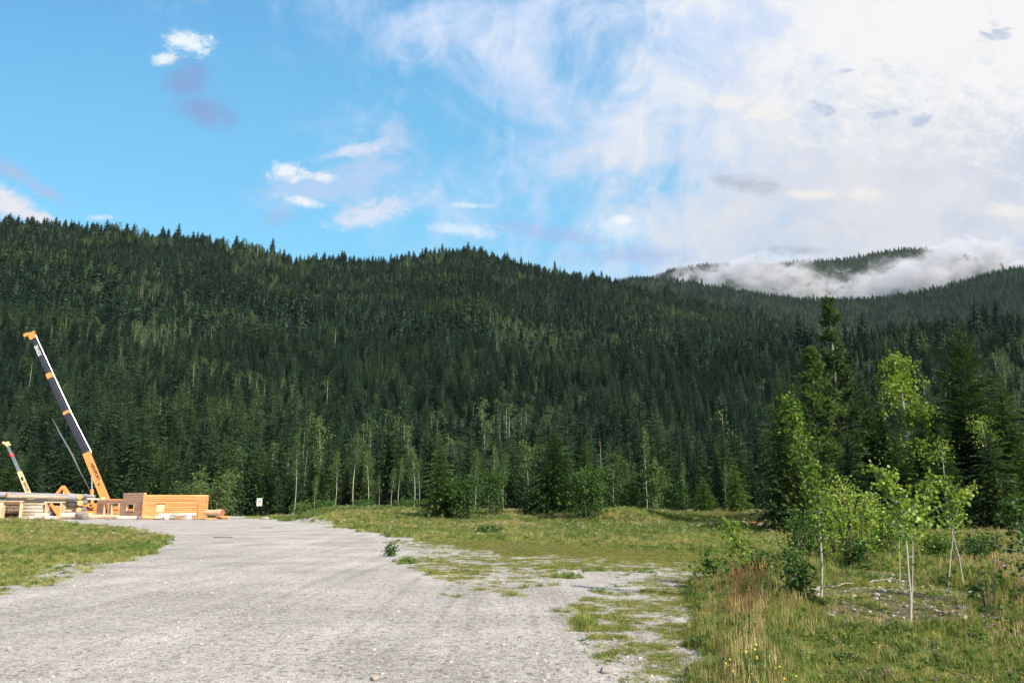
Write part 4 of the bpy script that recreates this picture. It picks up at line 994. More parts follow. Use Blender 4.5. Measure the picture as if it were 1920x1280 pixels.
frame_on(c0, cL, slx(205), slx(197), .10, 1.95, .10, 'door_frame', M['brown_log_shaded_timber'])
mb = MB()
for cx_, cy_ in ((c0[0]-.02, c0[1]-.17), (cR[0]+.06, cR[1]-.16)):
    mb = MB(); mb.box((cx_, cy_+.03, .02+ch*nC/2), (.10, .08, ch*nC*.98))
    for i in range(nC): mb.box((cx_, cy_, .02+ch*(i+.5)), (.16, .12, ch*.62))
    mb.build('notched_corner', [M['orange_log']], tc_, False, o_)
# --- logs lying in front (each its own thing)
fl = [M['fresh_log'], M['log_end']]; fr = [M['fresh_log'], M['log_end_red']]
Z0 = .05
def lg(px0, px1, Y, r, ml, label, z=0, dy=.4, mts=None, r1=None):
    log_at('log', (gx(px0, Y), Y, Z0+r+z), (gx(px1, Y+dy), Y+dy, Z0+(r1 or r*.85)+z), r, r1 or r*.85, mts or fl, None, None, label=label, group=None)
lg(69, 96, 96.2, .34, 0, 'peeled log with a dark red sawn end, leftmost of the row on the ground', mts=fr, z=.1)
lg(56, 68, 96.8, .20, 0, 'short pale log stub left of the red-ended log', mts=fl)
lg(88, 112, 96.0, .22, 0, 'pale thin log lying low between the red-ended log and the long peeled log', mts=fl)
lg(118, 176, 96.8, .34, 0, 'long pinkish peeled log behind the big grey boulder', z=.12)
lg(166, 226, 96.0, .26, 0, 'peeled log in front of the shaded cabin wall, right of the boulder', z=.08)
lg(222, 262, 96.2, .20, 0, 'slim peeled log below the shaded cabin window')
lg(272, 303, 95.8, .24, 0, 'orange-sided log at the foot of the cabin corner', mts=[M['orange_log'], M['log_end']])
lg(300, 342, 96.6, .30, 0, 'thick pale log under the boarded window', z=.12)
lg(336, 370, 95.9, .22, 0, 'pale log propped on the grey stone block', z=.32, r1=.2)
lg(294, 318, 95.4, .18, 0, 'short log poking out before the thick pale one', z=.05)
lg(389, 418, 97.5, .34, 0, 'big brown log with a raised orange-red sawn end right of the timber cabin', z=.40, r1=.38, dy=-1.2, mts=[M['brown_log_shaded_timber'], M['log_end_red']])
lg(412, 431, 97.8, .22, 0, 'small orange peeled log just right of the big brown log', mts=[M['orange_log'], M['log_end']], dy=-.5)
lg(386, 412, 96.4, .08, 0, 'thin orange timber flat on the ground below the big brown log', mts=[M['orange_log'], M['log_end']])
lg(404, 409, 97.4, .18, 0, 'short upright-looking block holding up the big brown log', mts=fl)
lg(430, 462, 101, .14, 0, 'grey log lying low in the background between the brown log and the signboard', mts=[M['silver_log'], M['log_end_red']])
def rock(name, x, y, size, seed, label, cat, mt=None, flat=.7, ang=0):
    rd = random.Random(seed); import bmesh
    bm = bmesh.new(); bmesh.ops.create_icosphere(bm, subdivisions=3, radius=1)
    ax = [Vector((rd.gauss(0, 1), rd.gauss(0, 1), rd.gauss(0, 1))).normalized() for _ in range(9)]; cut = [rd.uniform(.62, .95) for _ in ax]
    for v in bm.verts:
        for a_, c_ in zip(ax, cut):
            dd = v.co.dot(a_)
            if dd > c_: v.co -= a_*(dd-c_)*.85
        v.co *= 1+rd.uniform(-.02, .02); v.co.z *= flat; v.co *= 1
    me = bpy.data.meshes.new(name); 
    bmesh.ops.scale(bm, vec=(size, size*.85, size), verts=bm.verts); bm.to_mesh(me); bm.free(); me.materials.append(mt or M['stone'])
    o = bpy.data.objects.new(name, me); COL.objects.link(o); o.location = (x, y, H1(x, y)+size*flat*.55); o.rotation_euler.z = rd.uniform(0, 6)
    return tag(o, label, cat)
M['boulder'] = simple('mossy_boulder', (0.20, 0.18, 0.16), 0.9, var=.5, scale=3, bump=.6)
rock('boulder', gx(155.5, 95.3), 95.3, .86, 1, 'big rounded grey boulder in front of the long peeled log', 'boulder', M['boulder'], .85)
rock('boulder', gx(263, 95.4), 95.4, .38, 2, 'pale small boulder at the foot of the cabin corner', 'boulder', M['flower'] if 0 else M['stone'], .8)
rock('boulder', gx(315, 95.0), 95.0, .50, 3, 'grey boulder left of the pair below the orange wall', 'boulder', M['stone'], .8)
rock('boulder', gx(325, 95.2), 95.2, .48, 4, 'grey boulder right of the pair below the orange wall', 'boulder', M['boulder'], .85)
rock('boulder', gx(106, 95.4), 95.4, .42, 5, 'speckled pale boulder right of the red-ended log', 'boulder', M['stone'], .7)
rock('boulder', gx(47, 96), 96, .55, 6, 'low pale boulder under the wall between the two doorways', 'boulder', M['stone'], .5)
rock('boulder', gx(206, 95), 95, .34, 7, 'low mossy boulder before the shaded cabin side', 'boulder', M['boulder'], .6)
mb = MB(); mb.box((0, 0, .34), (.85, .7, .68), Matrix.Rotation(.2, 3, 'Z'), 0, .06)
o = mb.build('stone_block', [M['concrete']]); o.location = (gx(355, 94.8), 94.8, 0); tag(o, 'squared pale grey block propping up a log below the orange wall', 'block')
# --- signboard
o_ = Vector((gx(486, 101), 101, 0)); sg = thing('signboard', o_, 'white panel on two posts with green, blue and yellow bands, before the trees', 'sign')
def zpix(py, Y): return P(486, py, Y).z
z1, z2 = zpix(933.5, 101), zpix(948, 101)
mb = MB(); mb.box((0, 0, (z1+z2)/2), (.66, .04, z1-z2), None, 0, .008); mb.build('panel', [M['white']], sg)
for s_ in (-1, 1): mb = MB(); mb.bar((s_*.29, .06, -.1), (s_*.29, .06, z1-.1), .075, .075); mb.build('post', [M['white']], sg)
for nm, zc, hh, w, c in (('green_band', .86, .17, .62, (.30, .62, .20)), ('blue_band', .64, .13, .50, (.12, .22, .62)), ('red_band', .50, .09, .44, (.70, .16, .22)), ('yellow_band', .36, .14, .44, (.75, .50, .06)), ('pale_band', .14, .10, .5, (.60, .70, .78))):
    mt = simple(nm+'_paint', c, .5, var=.1); mb = MB(); mb.box((.04 if w < .6 else 0, -.0245, z2+(z1-z2)*zc), (w, .005, hh), None, 0); mb.build(nm, [mt], sg)
for i, (px, sz) in enumerate(((493, .35), (499, .42), (503, .3))):
    rock('stone', gx(px, 100), 100, sz, 20+i, ['pale stone nearest the right signboard post', 'largest pale stone in the heap right of the signboard', 'rightmost pale stone of the heap by the signboard'][i], 'stone', M['stone'], .6)
# --- main crane
Yc = 112.0
def bm_(mb, a, b, wpx, depth, mi=0, w1=None): 
    pa, pb = P(*a, Yc), P(*b, Yc); k_ = Yc/F*1.0
    return mb.bar(pa, pb, wpx*k_, depth, mi, (w1 or wpx)*k_, depth*(.92), up=Vector((0, 1, 0)))
o_ = Vector((gx(200, Yc), Yc, 0)); cr_ = thing('mobile_crane', o_, 'tall orange and black telescopic crane leaning left behind the log cabins', 'crane')
bm_(b := MB(), (210, 966), (162, 849), 12.4, .62, 0, 11.6); b.build('base_boom', [M['orange']], cr_, False, o_)
bm_(b := MB(), (162.5, 850), (125, 776), 9.4, .5, 0, 9); b.build('boom_section', [M['black']], cr_, False, o_)
bm_(b := MB(), (125.5, 777), (94, 708), 8.2, .45, 0, 7.6); b.build('boom_section', [M['black']], cr_, False, o_)
bm_(b := MB(), (94.5, 709), (62, 634), 6.8, .38, 0, 6.2); b.build('boom_section', [M['black']], cr_, False, o_)
bm_(b := MB(), (126, 776), (123.6, 771), 10, .58); b.build('boom_collar', [M['orange']], cr_, False, o_)
bm_(b := MB(), (95.2, 709), (91, 700), 9, .55); b.build('boom_collar', [M['orange']], cr_, False, o_)
b = MB(); bm_(b, (64, 636), (60, 628), 10.5, .8); bm_(b, (64, 626), (50, 627), 6.5, .6, 0, 5.5); bm_(b, (61, 624), (65, 622), 4, .3)
for dx_ in (49.5, 63): pq = P(dx_, 629, Yc); b.tube([pq+Vector((0, -.35, 0)), pq+Vector((0, .35, 0))], .26, 14)
b.build('boom_head', [M['orange']], cr_, False, o_)
b = MB(); pq = P(49.5, 632, Yc); b.tube([P(47, 630, Yc), P(46, 634.5, Yc)], .03, 5); b.tube([P(46, 634, Yc), P(46, 636, Yc)], [.12, .08], 8); b.build('hook', [M['greysteel']], cr_, False, o_)
b = MB(); b.tube([P(66.5, 628, Yc-.1), P(101, 703, Yc-.1), P(133, 772, Yc-.1), P(171.5, 848, Yc-.1)], [.05]*4, 5); b.build('boom_cable', [M['chrome']], cr_, False, o_)
dirb = (P(207, 950, Yc)-P(62, 634, Yc)).normalized(); prp = Vector((-dirb.z, 0, dirb.x)); prp = prp if prp.x > 0 else -prp
def tmat(px, py, Y): 
    c = P(px, py, Y); return Matrix(((dirb.x, prp.x, 0, c.x-o_.x), (0, 0, -1, c.y-o_.y), (dirb.z, prp.z, 0, c.z-o_.z), (0, 0, 0, 1)))
o = link('lettering', textmesh('lettering', 'NEWPORT', .62, tmat(178.5, 884, Yc-.34), M['ink'], .01, 2.6), cr_)
o = link('lettering', textmesh('lettering', 'BRADE', .72, tmat(70.5, 657.5, Yc-.24), M['white'], .01, 1.62), cr_)
b = MB(); pq = P(185.5, 907, Yc-.33); b.tube([pq, pq+Vector((0, -.06, 0))], .17, 14); b.build('boom_pin', [M['rust']], cr_, False, o_)
b = MB(); b.tube([P(172, 889, Yc-.5), P(172.5, 920, Yc-.5)], .10, 10); b.build('cylinder_rod', [M['chrome']], cr_, False, o_)
b = MB(); b.tube([P(172.5, 917, Yc-.5), P(173, 950, Yc-.5)], .23, 12); b.build('lift_cylinder', [M['orange']], cr_, False, o_)
b = MB(); b.box((gx(196, Yc), Yc, .95), (7.2, 2.4, .5), None, 0, .04); b.box((gx(205, Yc), Yc, 1.55), (3.2, 2.3, .8), None, 0, .05); b.build('chassis', [M['orange']], cr_, False, o_)
b = MB(); x = gx(171, Yc); b.box((x, Yc-1.6, 1.75), (1.9, .25, .5), Matrix.Rotation(.12, 3, 'Y'), 0, .05)
for dx_ in (-.8, .85): b.tube([(x+dx_, Yc-1.75, 1.75-dx_*.12), (x+dx_, Yc-1.45, 1.75-dx_*.12)], .34, 14)
b.build('turntable_arm', [M['orange']], cr_, False, o_)
b = MB(); b.tube([(x+.85, Yc-1.78, 1.65), (x+.85, Yc-1.74, 1.65)], .17, 12); b.build('hole_shade_disc', [M['rubber']], cr_, False, o_)  # solid dark disc set on the arm for the shade in its hole
for px in (170, 221):
    b = MB(); x = gx(px, Yc-2); b.box((x, Yc-2, .72), (1.7, .5, .42), None, 0, .04); b.box((x-.6 if px < 200 else x+.6, Yc-2, .35), (.2, .2, .6)); b.box((x-.6 if px < 200 else x+.6, Yc-2, .06), (.7, .6, .1)); b.build('outrigger', [M['orange']], cr_, False, o_)
b = MB(); x = gx(217, Yc-1.6); b.box((x, Yc-1.6, 1.75), (1.5, 1.2, 1.5), None, 0, .12); cabp = b.build('cab', [M['orange']], cr_, False, o_)
b = MB(); b.box((x+.2, Yc-2.22, 1.95), (.8, .03, .75), None, 0, .01); b.build('window', [M['glass']], cabp, False, o_)
b = MB(); b.box((gx(192, Yc-1.3), Yc-1.3, 1.6), (.5, .3, 2.3), None, 0, .04); b.build('mast_post', [M['yellow']], cr_, False, o_)
for px in (183, 195, 207, 219):
    b = MB(); x = gx(px, Yc); b.tube([(x, Yc-1.45, .55), (x, Yc-1.05, .55)], .55, 20); w_ = b.build('wheel', [M['rubber']], cr_, False, o_)
    b = MB(); b.tube([(x, Yc-1.47, .55), (x, Yc-1.40, .55)], .27, 14); b.build('rim', [M['orange']], w_, False, o_)
b = MB(); b.tube([P(98, 784, 118), P(112, 812, 118), P(135, 852, 118), P(152, 888, 118), P(167, 915, 118), P(172, 948, 118)], [.05, .15, .18, .07, .04, .04], 6)
o = b.build('crane_jib', [M['black']]); tag(o, 'thin black jib slanting below the tall orange and black boom', 'crane jib')
# --- second crane
Yc = 113.0; o_ = Vector((gx(62, Yc), Yc, 0)); c2 = thing('mobile_crane', o_, 'small crane with grey boom, red ring and cream lettered base at the far left', 'crane')
bm_(b := MB(), (64, 950), (36.5, 884), 7.4, .45, 0, 6); b.build('base_boom', [M['yellow']], c2, False, o_)
bm_(b := MB(), (37.5, 887), (24, 856), 4.6, .3, 0, 4.2); b.build('boom_section', [M['greysteel']], c2, False, o_)
bm_(b := MB(), (24.5, 857), (13, 833), 3.8, .25, 0, 3.4); b.build('boom_section', [M['greysteel']], c2, False, o_)
b = MB(); pq = P(22.2, 853.5, Yc); b.tube([P(20.8, 850.5, Yc), P(23.4, 856, Yc)], .28, 12); b.build('boom_ring', [M['red']], c2, False, o_)
b = MB(); bm_(b, (17, 836), (12, 830), 5.5, .5); bm_(b, (15, 833.5), (6, 829), 4.5, .4, 0, 3.4); bm_(b, (13, 831), (16.5, 828), 2.4, .3); b.build('boom_head', [M['yellow']], c2, False, o_)
dirb = (P(64, 950, Yc)-P(36.5, 884, Yc)).normalized(); prp = Vector((-dirb.z, 0, dirb.x)); prp = prp if prp.x > 0 else -prp
link('lettering', textmesh('lettering', 'GROVE', .52, tmat(48.6, 911.5, Yc-.26), M['ink'], .01, 1.45), c2)
b = MB(); pq = P(41.6, 897, Yc-.25); b.bar(pq-dirb*.26, pq+dirb*.26, .3, .02, up=Vector((0, 1, 0))); b.build('emblem', [M['ink']], c2, False, o_)
b = MB(); b.box((gx(58, Yc), Yc, .9), (6.5, 2.2, .6), None, 0, .05); b.box((gx(62, Yc), Yc, 1.5), (2.4, 2, .9), None, 0, .06); b.build('chassis', [M['yellow']], c2, False, o_)
for px in (42, 54, 66, 76):
    b = MB(); x = gx(px, Yc); b.tube([(x, Yc-1.3, .5), (x, Yc-.95, .5)], .5, 18); b.build('wheel', [M['rubber']], c2, False, o_)
# --- log loader with folded orange arm
Yc = 107.0; o_ = Vector((gx(118, Yc), Yc, 0)); ld = thing('log_loader', o_, 'orange log loader whose folded arm peaks above the weathered log cabin', 'loader')
bm_(b := MB(), (119, 911.5), (98, 937), 4.8, .45); b.build('main_arm', [M['orange']], ld, False, o_)
bm_(b := MB(), (118.5, 911.5), (137, 938), 5, .45, 0, 4.5); b.build('stick', [M['orange']], ld, False, o_)
bm_(b := MB(), (121, 914), (119.5, 940), 2.8, .25); b.build('arm_cylinder', [M['yellow']], ld, False, o_)
Yc = 106.0
b = MB(); bm_(b, (95, 944), (111, 967), 3.8, .35); bm_(b, (96, 944.5), (90.5, 950), 2.8, .3); bm_(b, (91, 949), (91.5, 956), 1.8, .2); b.build('grapple_arm', [M['orange']], ld, False, o_)
b = MB(); b.box((gx(96, 107), 107, 1.0), (1.3, 1.4, 1.3), None, 0, .08); b.build('cab', [M['greysteel']], ld, False, o_)
b = MB(); b.box((gx(121, 107.5), 107.5, 1.1), (3.0, 2.2, 1.0), None, 0, .08); b.build('body', [M['orange']], ld, False, o_)
for s_ in (-1, 1):
    b = MB(); b.box((gx(116, 107.5), 107.5+s_*1.0, .35), (4.2, .55, .6), None, 0, .14); b.build('track', [M['rubber']], ld, False, o_)
# --- small things on the gravel and in the meadow
def plank(px, py, L, w, h, ang, label, name='board', mt='dark_plank'):
    x, y = GP(px, py); b = MB(); b.box((0, 0, h/2), (L, w, h), Matrix.Rotation(ang, 3, 'Z'), 0, .006)
    o = b.build(name, [M[mt]]); o.location = (x, y, H1(x, y)+.002); tag(o, label, 'board')
plank(418, 1007, .98, .12, .05, .03, 'brown board lying flat in the middle of the gravel yard')
plank(500, 989.5, .85, .16, .05, .05, 'short dark board at the far edge of the gravel by the grassy bank')
def stick_at(a, b, r, label):
    (x0, y0), (x1, y1) = GP(*a), GP(*b); mb = MB(); p0 = Vector((x0, y0, H1(x0, y0)+.05)); p1 = Vector((x1, y1, H1(x1, y1)+.07)); rd = random.Random(int(a[0]))
    pts = [p0.lerp(p1, t/6)+Vector((0, rd.uniform(-.03, .03), rd.uniform(-.01, .03))) for t in range(7)]
    mb.tube(pts, [r*(1-.08*t) for t in range(7)], 7); mb.tube([pts[3], pts[3]+Vector((.12, .1, .10))], [r*.5, r*.2], 5)
    o = mb.build('dead_branch', [M['greybark']], None, False, p0); o.location = p0; tag(o, label, 'branch')
stick_at((1506, 1131), (1600, 1110), .018, 'pale dead branch lying behind the tallest sapling stem on the stony patch')
stick_at((1630, 1104), (1674, 1098), .022, 'short thick pale dead branch left of the second white stem')
stick_at((1885, 1120), (1912, 1150), .012, 'thin dead stick in the grass near the right edge')
for i, (px, py, sz, lb) in enumerate(((1866, 1148, .075, 'rounded pinkish boulder-like stone right of the stony patch'), (1616, 1186, .07, 'round pinkish stone, right one of the pair at the front of the stony patch'), (1592, 1183, .06, 'whitish stone, left one of the pair at the front of the stony patch'),
        (1582, 1148, .06, 'bright pink-white stone in the middle of the stony patch'), (1691, 1125, .045, 'pale stone beside the second white stem'), (1861, 1228, .06, 'flat pale stone in the moss near the lower right corner'), (1723, 1222, .045, 'white stone in the moss below the second sapling'),
        (703, 1269, .05, 'flat pale stone in the gravel at the bottom middle'), (1136, 1257, .07, 'flat whitish stone on gravel at the edge of the weeds'))):
    x, y = GP(px, py); rock('stone', x, y, sz, 50+i, lb, 'stone', M['stone'] if i not in (3, 6, 8) else M['stone'], .6)
o_ = Vector((gx(1430, 52), 52, H1(gx(1430, 52), 52)))
sb = thing('steel_box', o_, 'low grey steel box with rusty rim beside the dirt pile, left of the skirted spruce', 'container')
b = MB(); b.box((.35, 0, .25), (2.0, .05, .46), None, 0, .008); b.build('side_panel', [M['concrete']], sb)
b = MB(); b.box((-.72, .5, .26), (.10, 1.1, .52), Matrix.Rotation(0, 3, 'Z'), 0, .01); b.box((-.66, -.04, .25), (.1, .06, .5)); b.build('end_panel', [M['rust']], sb)
b = MB(); b.box((.35, -.02, .51), (2.1, .10, .05)); b.box((.35, 1.0, .51), (2.1, .10, .05)); b.build('rim', [M['rust']], sb)
b = MB(); b.box((.35, 1.0, .25), (2.0, .05, .46)); b.build('side_panel', [M['rust']], sb)
M['dirt'] = simple('dug_earth', (0.26, 0.19, 0.145), .95, var=.5, scale=5, bump=.8)
def pile(px, Y, w, h, seed, label):
    x = gx(px, Y); rd = random.Random(seed); n_ = 34; mb = MB(); vs = []; fs = []
    for i in range(n_+1):
        for j in range(n_+1):
            a, b_ = i/n_*2-1, j/n_*2-1; e = max(0, 1-(a*a+b_*b_)); z = h*e**1.1*(.75+.5*float(vnoise(np.array([a*3+seed]), np.array([b_*3]))[0])) + rd.uniform(-.03, .03)*e*2-.06
            vs.append((a*w, b_*w*.7, z))
    for i in range(n_):
        for j in range(n_): k = i*(n_+1)+j; fs.append((k, k+n_+1, k+n_+2, k+1))
    mb.add(vs, fs); o = mb.build('dirt_pile', [M['dirt']]); o.location = (x, Y, H1(x, Y)-.03); tag(o, label, 'dirt pile')
pile(1385, 52.5, 1.15, .62, 3, 'brown stony dirt pile left of the rusty steel box')
mb = MB(); mb.bar((-1.2, 0, .42), (1.2, .3, .46), .18, .16); o = mb.build('timber_beam', [M['dark_plank']]); x = gx(1362, 53.5); o.location = (x, 53.5, H1(x, 53.5)); tag(o, 'dark squared beam lying behind the dirt pile', 'beam')
# ------------------------------------------------------------------ grasses, weeds, pebbles
def tuft(seed, nb_, spread, mt, bend=.5, wide=.018, hvar=.5, seg=3, lean=.45):
    rd = random.Random(seed); mb = MB()
    for _ in range(nb_):
        a = rd.uniform(0, 6.28); rr = spread*math.sqrt(rd.random()); bx, by = math.cos(a)*rr, math.sin(a)*rr
        h = rd.uniform(1-hvar, 1); d = rd.uniform(0, 6.28); ln = rd.uniform(.05, lean); w = wide*rd.uniform(.6, 1.3); fa = rd.uniform(0, 3.14); wx, wy = math.cos(fa)*w, math.sin(fa)*w
        vs = []
        for k in range(seg+1):
            t = k/seg; q = ln*t**(1+bend); x, y, z = bx+math.cos(d)*q*h, by+math.sin(d)*q*h, h*(t-.18*ln*t*t)
            if k < seg: vs += [(x-wx*(1-t*.6), y-wy*(1-t*.6), z), (x+wx*(1-t*.6), y+wy*(1-t*.6), z)]
            else: vs.append((x, y, z))
        fs = [(2*k, 2*k+1, 2*k+3, 2*k+2) for k in range(seg-1)] + [(2*seg-2, 2*seg-1, 2*seg)]
        mb.add(vs, fs, 0, rd.random())
    return mb
protos = []
for i in range(2): protos.append(tuft(300+i, 26, .42, None).mesh('tuft', M['grass']))
protos.append(tuft(303, 26, .42, None, .5, .024).mesh('tuft', M['grass_green']))
mb = tuft(304, 12, .35, None, .4, .012, .5, 3, .3)                     # dry seed-head stalks
rd = random.Random(9)
for _ in range(9):
    a = rd.uniform(0, 6.28); rr = .35*rd.random(); x, y = math.cos(a)*rr, math.sin(a)*rr; h = rd.uniform(.75, 1.15)
    for k in range(5): z = h-.05*k; mb.add([(x-.012, y, z), (x, y+.012, z+.06), (x+.012, y, z), (x, y-.012, z-.03)], [(0, 1, 2, 3)], 0, rd.random())
protos.append(mb.mesh('stalks', M['dry'])); red_me = mb.mesh('stalks', M['dry_red'])
protos.append(tuft(305, 40, .75, None, .3, .035, .6, 2, .6).mesh('moss', M['moss']))
mb = MB()
for _ in range(26): 
    a = rd.uniform(0, 6.28); q = .4*rd.random(); add_leaf(mb, (math.cos(a)*q, math.sin(a)*q, rd.uniform(.1, .9)*(1-q)), .22*rd.uniform(.6, 1.2), rd)
protos.append(mb.mesh('leafy', M['grass_green']))
def flower(mt, seed, hn=5, hs=.05):
    mb = tuft(seed, 8, .3, None, .3, .012, .3, 2, .3); mb.mi = [0]*len(mb.f); rd = random.Random(seed)
    for _ in range(hn):
        a = rd.uniform(0, 6.28); rr = .3*rd.random(); x, y, h = math.cos(a)*rr, math.sin(a)*rr, rd.uniform(.8, 1.1)
        mb.tube([(x, y, 0), (x*1.1, y*1.1, h)], .006, 3, 0, False)
        mb.tube([(x*1.1, y*1.1, h), (x*1.1, y*1.1, h+.02)], [hs, hs*.8], 7, 1)
    return mb.mesh('flower', [M['grass_green'], mt])
protos += [flower(M['flower'], 21), flower(M['yellow_flower'], 22, 5, .035), flower(M['clover'], 23, 3, .05), red_me]
Ng = 300000
ag = rng.uniform(-.74, .74, Ng); rg = np.where(rng.random(Ng) < .55, 6.2*np.exp(rng.random(Ng)*math.log(135/6.2)), rng.uniform(6.2, 135, Ng)); xg, yg = rg*np.sin(ag), rg*np.cos(ag)
vgd = veg(xg, yg, True); kp = rng.random(Ng) < np.clip(vgd*1.15-.08, 0, 1); xg, yg, rg, ag, vgd = xg[kp], yg[kp], rg[kp], ag[kp], vgd[kp]
pxg, pyg = topix(xg, yg, np.zeros_like(xg)); Ng = len(xg)
sright = smooth(pxg, 1260, 1480)*smooth(pyg, 1040, 1075); ssp = np.clip(smooth(sdpoly(pxg, pyg, PSP1), -10, 20)+smooth(sdpoly(pxg, pyg, PSP2), -10, 20), 0, 1)*(1-smooth(pxg, 1290, 1330))
sbare = smooth(sdpoly(pxg, pyg, PBARE), -20, 30); sback = smooth(rg, 30, 62)
n_a = fbm2(xg, yg, 1/1.5, 3, 91); n_b = fbm2(xg, yg, 1/5., 3, 92)
hg = .14 + .20*sback + .30*sright*np.clip(2.6*(n_b-.28), .1, 1.4) + .12*(n_a-.4)
hg = hg*(.65+.8*n_a)*(1-ssp*.72)*(1-sbare*.55)
hg = hg + .35*smooth(pxg, 525, 570)*(1-smooth(pxg, 830, 900))*smooth(rg, 82, 90)*n_a
sl_ = (pxg < 420)*smooth(pyg, 1100, 990); hg = np.where(pxg < 420, .10+.26*sl_*n_a*1.3, hg)
corner = smooth(pxg, 1420, 1560)*smooth(pyg, 1165, 1215); hg = hg*(1-.52*corner)
hg = hg*(.25+.75*smooth(vgd, .25, .95))
hg = np.clip(hg*rng.uniform(.6, 1.25, Ng), .035, .95)
wg = np.clip(.10+rg*.0035+hg*.35, .1, .6)*rng.uniform(.8, 1.3, Ng)
u_ = rng.random(Ng); kg = np.where(u_ < .32, 0, np.where(u_ < .74, 1, 2))
kg = np.where((rng.random(Ng) <   .05+.05*sright), 3, kg)
kg = np.where((n_b > .56) & (rng.random(Ng) < .22) & (rg > 20), 3, kg); kg = np.where((n_b < .42) & (rng.random(Ng) < .5), 2, kg)
kg = np.where((pxg > 525) & (pxg < 870) & (rg > 84) & (rng.random(Ng) < .5), 5, kg)
red = np.exp(-(((pxg-1390)/50)**2+((pyg-1115)/60)**2)) + .9*np.exp(-(((pxg-915)/70)**2+((pyg-1080)/18)**2))
kg = np.where(rng.random(Ng) < red*.26, 9, kg); hg = np.where((kg == 3) | (kg == 9), hg*1.15, hg)
hg = np.minimum(hg, .42+.16*rng.random(Ng))
yel = (.35*corner + .8*ssp + .5*smooth(pyg, 1015, 1040)*(1-smooth(pyg, 1055, 1075))*(pxg > 900))
kg = np.where(rng.random(Ng) < yel, np.where(rng.random(Ng) < .4, 4, np.where(rng.random(Ng) < .5, 1, 2)), kg); hg = np.where(kg == 4, np.minimum(hg, .04+.04*rng.random(Ng)), hg); wg = np.where(ssp > .3, np.clip(.07+.10*rng.random(Ng)+rg*.003, .06, .30), wg); wg = np.where((kg == 4) & (ssp <= .3), np.clip(wg, .08, .3)*.8, wg)
hg = np.where(ssp > .3, np.minimum(hg, .05+.12*rng.random(Ng)**2), hg)
kg = np.where(rng.random(Ng) < (.07+.10*sright)*(1-ssp), 5, kg)
kg = np.where(rng.random(Ng) < .012*smooth(rg, 28, 60), 6, kg); kg = np.where(rng.random(Ng) < .003, 7, kg); kg = np.where((rng.random(Ng) < .012) & (pxg > 1500) & (rg < 20), 8, kg)
instanced('meadow_grass', np.stack([xg, yg, hgt(xg, yg)-.01], -1), rng.uniform(0, 6.28, Ng), wg, kg, protos, 'stuff', sclz=hg)
tag(bpy.data.objects['meadow_grass'], 'mixed green and yellowish grass, weeds and small flowers around the gravel', 'grass')
print('grass', Ng)
import bmesh
pb = []
for i in range(4):
    bm = bmesh.new(); bmesh.ops.create_icosphere(bm, subdivisions=2, radius=1); rd = random.Random(70+i)
    ax = [Vector((rd.gauss(0, 1), rd.gauss(0, 1), rd.gauss(0, 1))).normalized() for _ in range(6)]
    for v in bm.verts:
        for a_ in ax:
            dd = v.co.dot(a_)
            if dd > .7: v.co -= a_*(dd-.7)*.8
        v.co.z *= .6
    me = bpy.data.meshes.new('pebble'); bm.to_mesh(me); bm.free(); me.materials.append(M['stone']); pb.append(me)
Np = 46000
ap = rng.uniform(-.72, .72, Np); rp = 6.0*np.exp(rng.random(Np)**1.15*math.log(60/6.0)); xp, yp = rp*np.sin(ap), rp*np.cos(ap)
vp = veg(xp, yp); ppx, ppy = topix(xp, yp, np.zeros_like(xp)); bare = smooth(sdpoly(ppx, ppy, PBARE), -20, 30); bandp = smooth(fbm2(xp, yp, 1/2.2, 3, 55), .45, .65)
kp = rng.random(Np) < np.clip((1-vp)*(.35+.65*bandp)+bare+.12+.5*smooth(ppx, 1450, 1560)*smooth(ppy, 1180, 1230), 0, 1); xp, yp, rp, bare = xp[kp], yp[kp], rp[kp], bare[kp]; Np = len(xp)
sp_ = .004+.008*rng.random(Np)**2+.018*rng.random(Np)**14; sp_ = sp_*(1+2.0*bare*rng.random(Np)**2); sp_ = sp_*(1+rp*.012)
instanced('gravel_stones', np.stack([xp, yp, hgt(xp, yp)+sp_*.15], -1), rng.uniform(0, 6.28, Np), sp_, rng.integers(0, 4, Np), pb, 'stuff')
tag(bpy.data.objects['gravel_stones'], 'loose pebbles scattered over the gravel yard and stony patch', 'pebbles')

# ------------------------------------------------------------------ low cloud hanging on the far hill
TOP = [(1225,522),(1300,503),(1400,488),(1470,486),(1505,508),(1560,528),(1600,518),(1640,504),(1700,482),(1785,454),(1850,462),(1895,478),(1950,492)]
BOT = [(1225,528),(1300,536),(1400,546),(1480,556),(1580,566),(1680,563),(1740,549),(1800,530),(1860,510),(1910,496),(1950,494)]
Ym = 1900.0
def mz(l): return [(P(px, py, Ym).x, P(px, py, Ym).z) for px, py in l]
T_, B_ = mz(TOP), mz(BOT); x0m, x1m = T_[0][0]-40, T_[-1][0]+120; z0m, z1m = 440.0, 760.0
m_, nn, o_ = mat('mist'); p_ = pos(nn); sx = nn.new('ShaderNodeSeparateXYZ'); nn.L.new(p_, sx.inputs[0])
un = nn.m('DIVIDE', nn.m('SUBTRACT', sx.outputs[0], x0m), x1m-x0m)
zn = nn.m('DIVIDE', nn.m('SUBTRACT', sx.outputs[2], z0m), z1m-z0m)
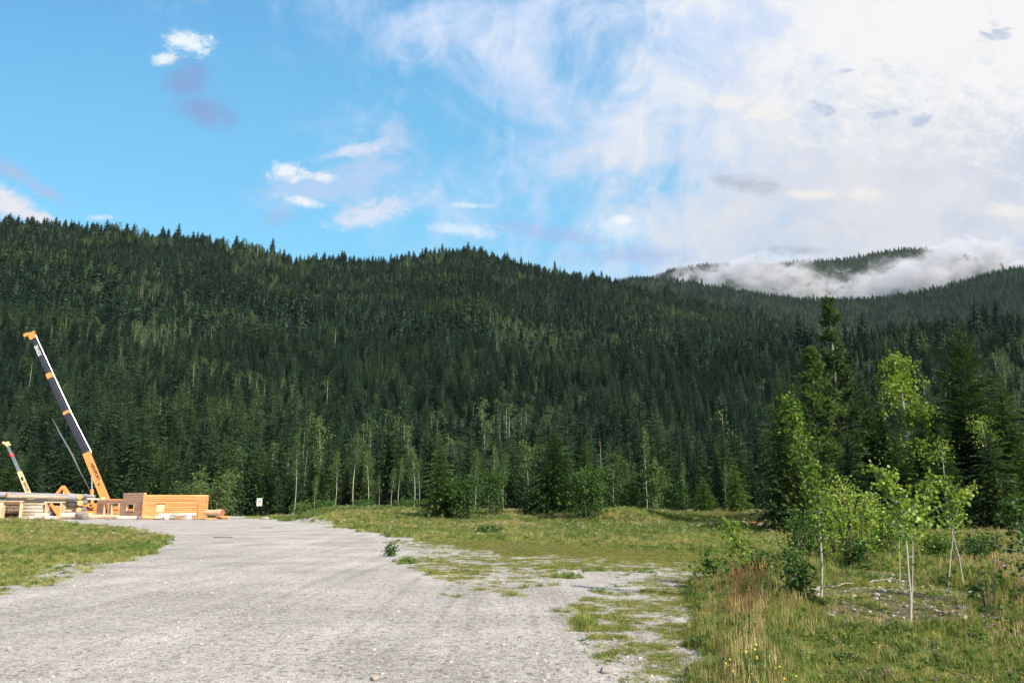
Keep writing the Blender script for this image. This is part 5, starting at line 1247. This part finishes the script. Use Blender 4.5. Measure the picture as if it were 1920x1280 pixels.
def curve(l):
    fc = nn.new('ShaderNodeFloatCurve'); c = fc.mapping.curves[0]; pts = [((x-x0m)/(x1m-x0m), (z-z0m)/(z1m-z0m)) for x, z in l]
    c.points[0].location = (0, pts[0][1]); c.points[1].location = (1, pts[-1][1])
    for q in pts: c.points.new(*q)
    fc.mapping.update(); nn.L.new(un, fc.inputs['Value']); return fc.outputs[0]
tz, bz = curve(T_), curve(B_)
n1 = nn.noise(nn.mapping(p_, (1, 1, 1.5)), 1/60., 9, .68, .5); n1 = nn.m('SUBTRACT', n1, .5)
dep = nn.m('ABSOLUTE', nn.m('DIVIDE', nn.m('SUBTRACT', sx.outputs[1], Ym), 130.0))
e = nn.m('MINIMUM', nn.m('SUBTRACT', tz, zn), nn.m('SUBTRACT', zn, bz)); e = nn.m('DIVIDE', e, .085)
e = nn.m('MINIMUM', e, 0.85); e = nn.m('SUBTRACT', nn.m('ADD', e, nn.m('MULTIPLY', n1, 9.0)), nn.m('MULTIPLY', nn.m('MULTIPLY', dep, dep), .9))
den = nn.m('MULTIPLY', nn.ss(e, .15, 1.8), .034)
pv = nn.new('ShaderNodeVolumePrincipled'); pv.inputs['Color'].default_value = (.86, .86, .91, 1); nn.put(pv.inputs['Density'], den); pv.inputs['Anisotropy'].default_value = .2
nn.L.new(pv.outputs[0], o_.inputs['Volume'])
m_.cycles.volume_step_rate = 0.35
mb = MB(); mb.box(((x0m+x1m)/2, Ym, (z0m+z1m)/2), (x1m-x0m, 300, z1m-z0m)); o = mb.build('low_cloud', [m_]); tag(o, 'ragged low cloud clinging to the far hills on the right', 'cloud', kind='stuff')
# ------------------------------------------------------------------ haze
m_, nn, o_ = mat('haze'); pv = nn.new('ShaderNodeVolumePrincipled'); pv.inputs['Color'].default_value = (.72, .88, 1.0, 1); pv.inputs['Density'].default_value = 0.000022
nn.L.new(pv.outputs[0], o_.inputs['Volume'])
zlo, zhi = float(GZ.min())-1.0, float(GZ.max())+35
mb = MB(); mb.box((0, 0, (zlo+zhi)/2), (12100, 12100, zhi-zlo)); o = mb.build('haze', [m_]); tag(o, 'thin bluish valley haze over the whole scene', 'haze', kind='stuff')
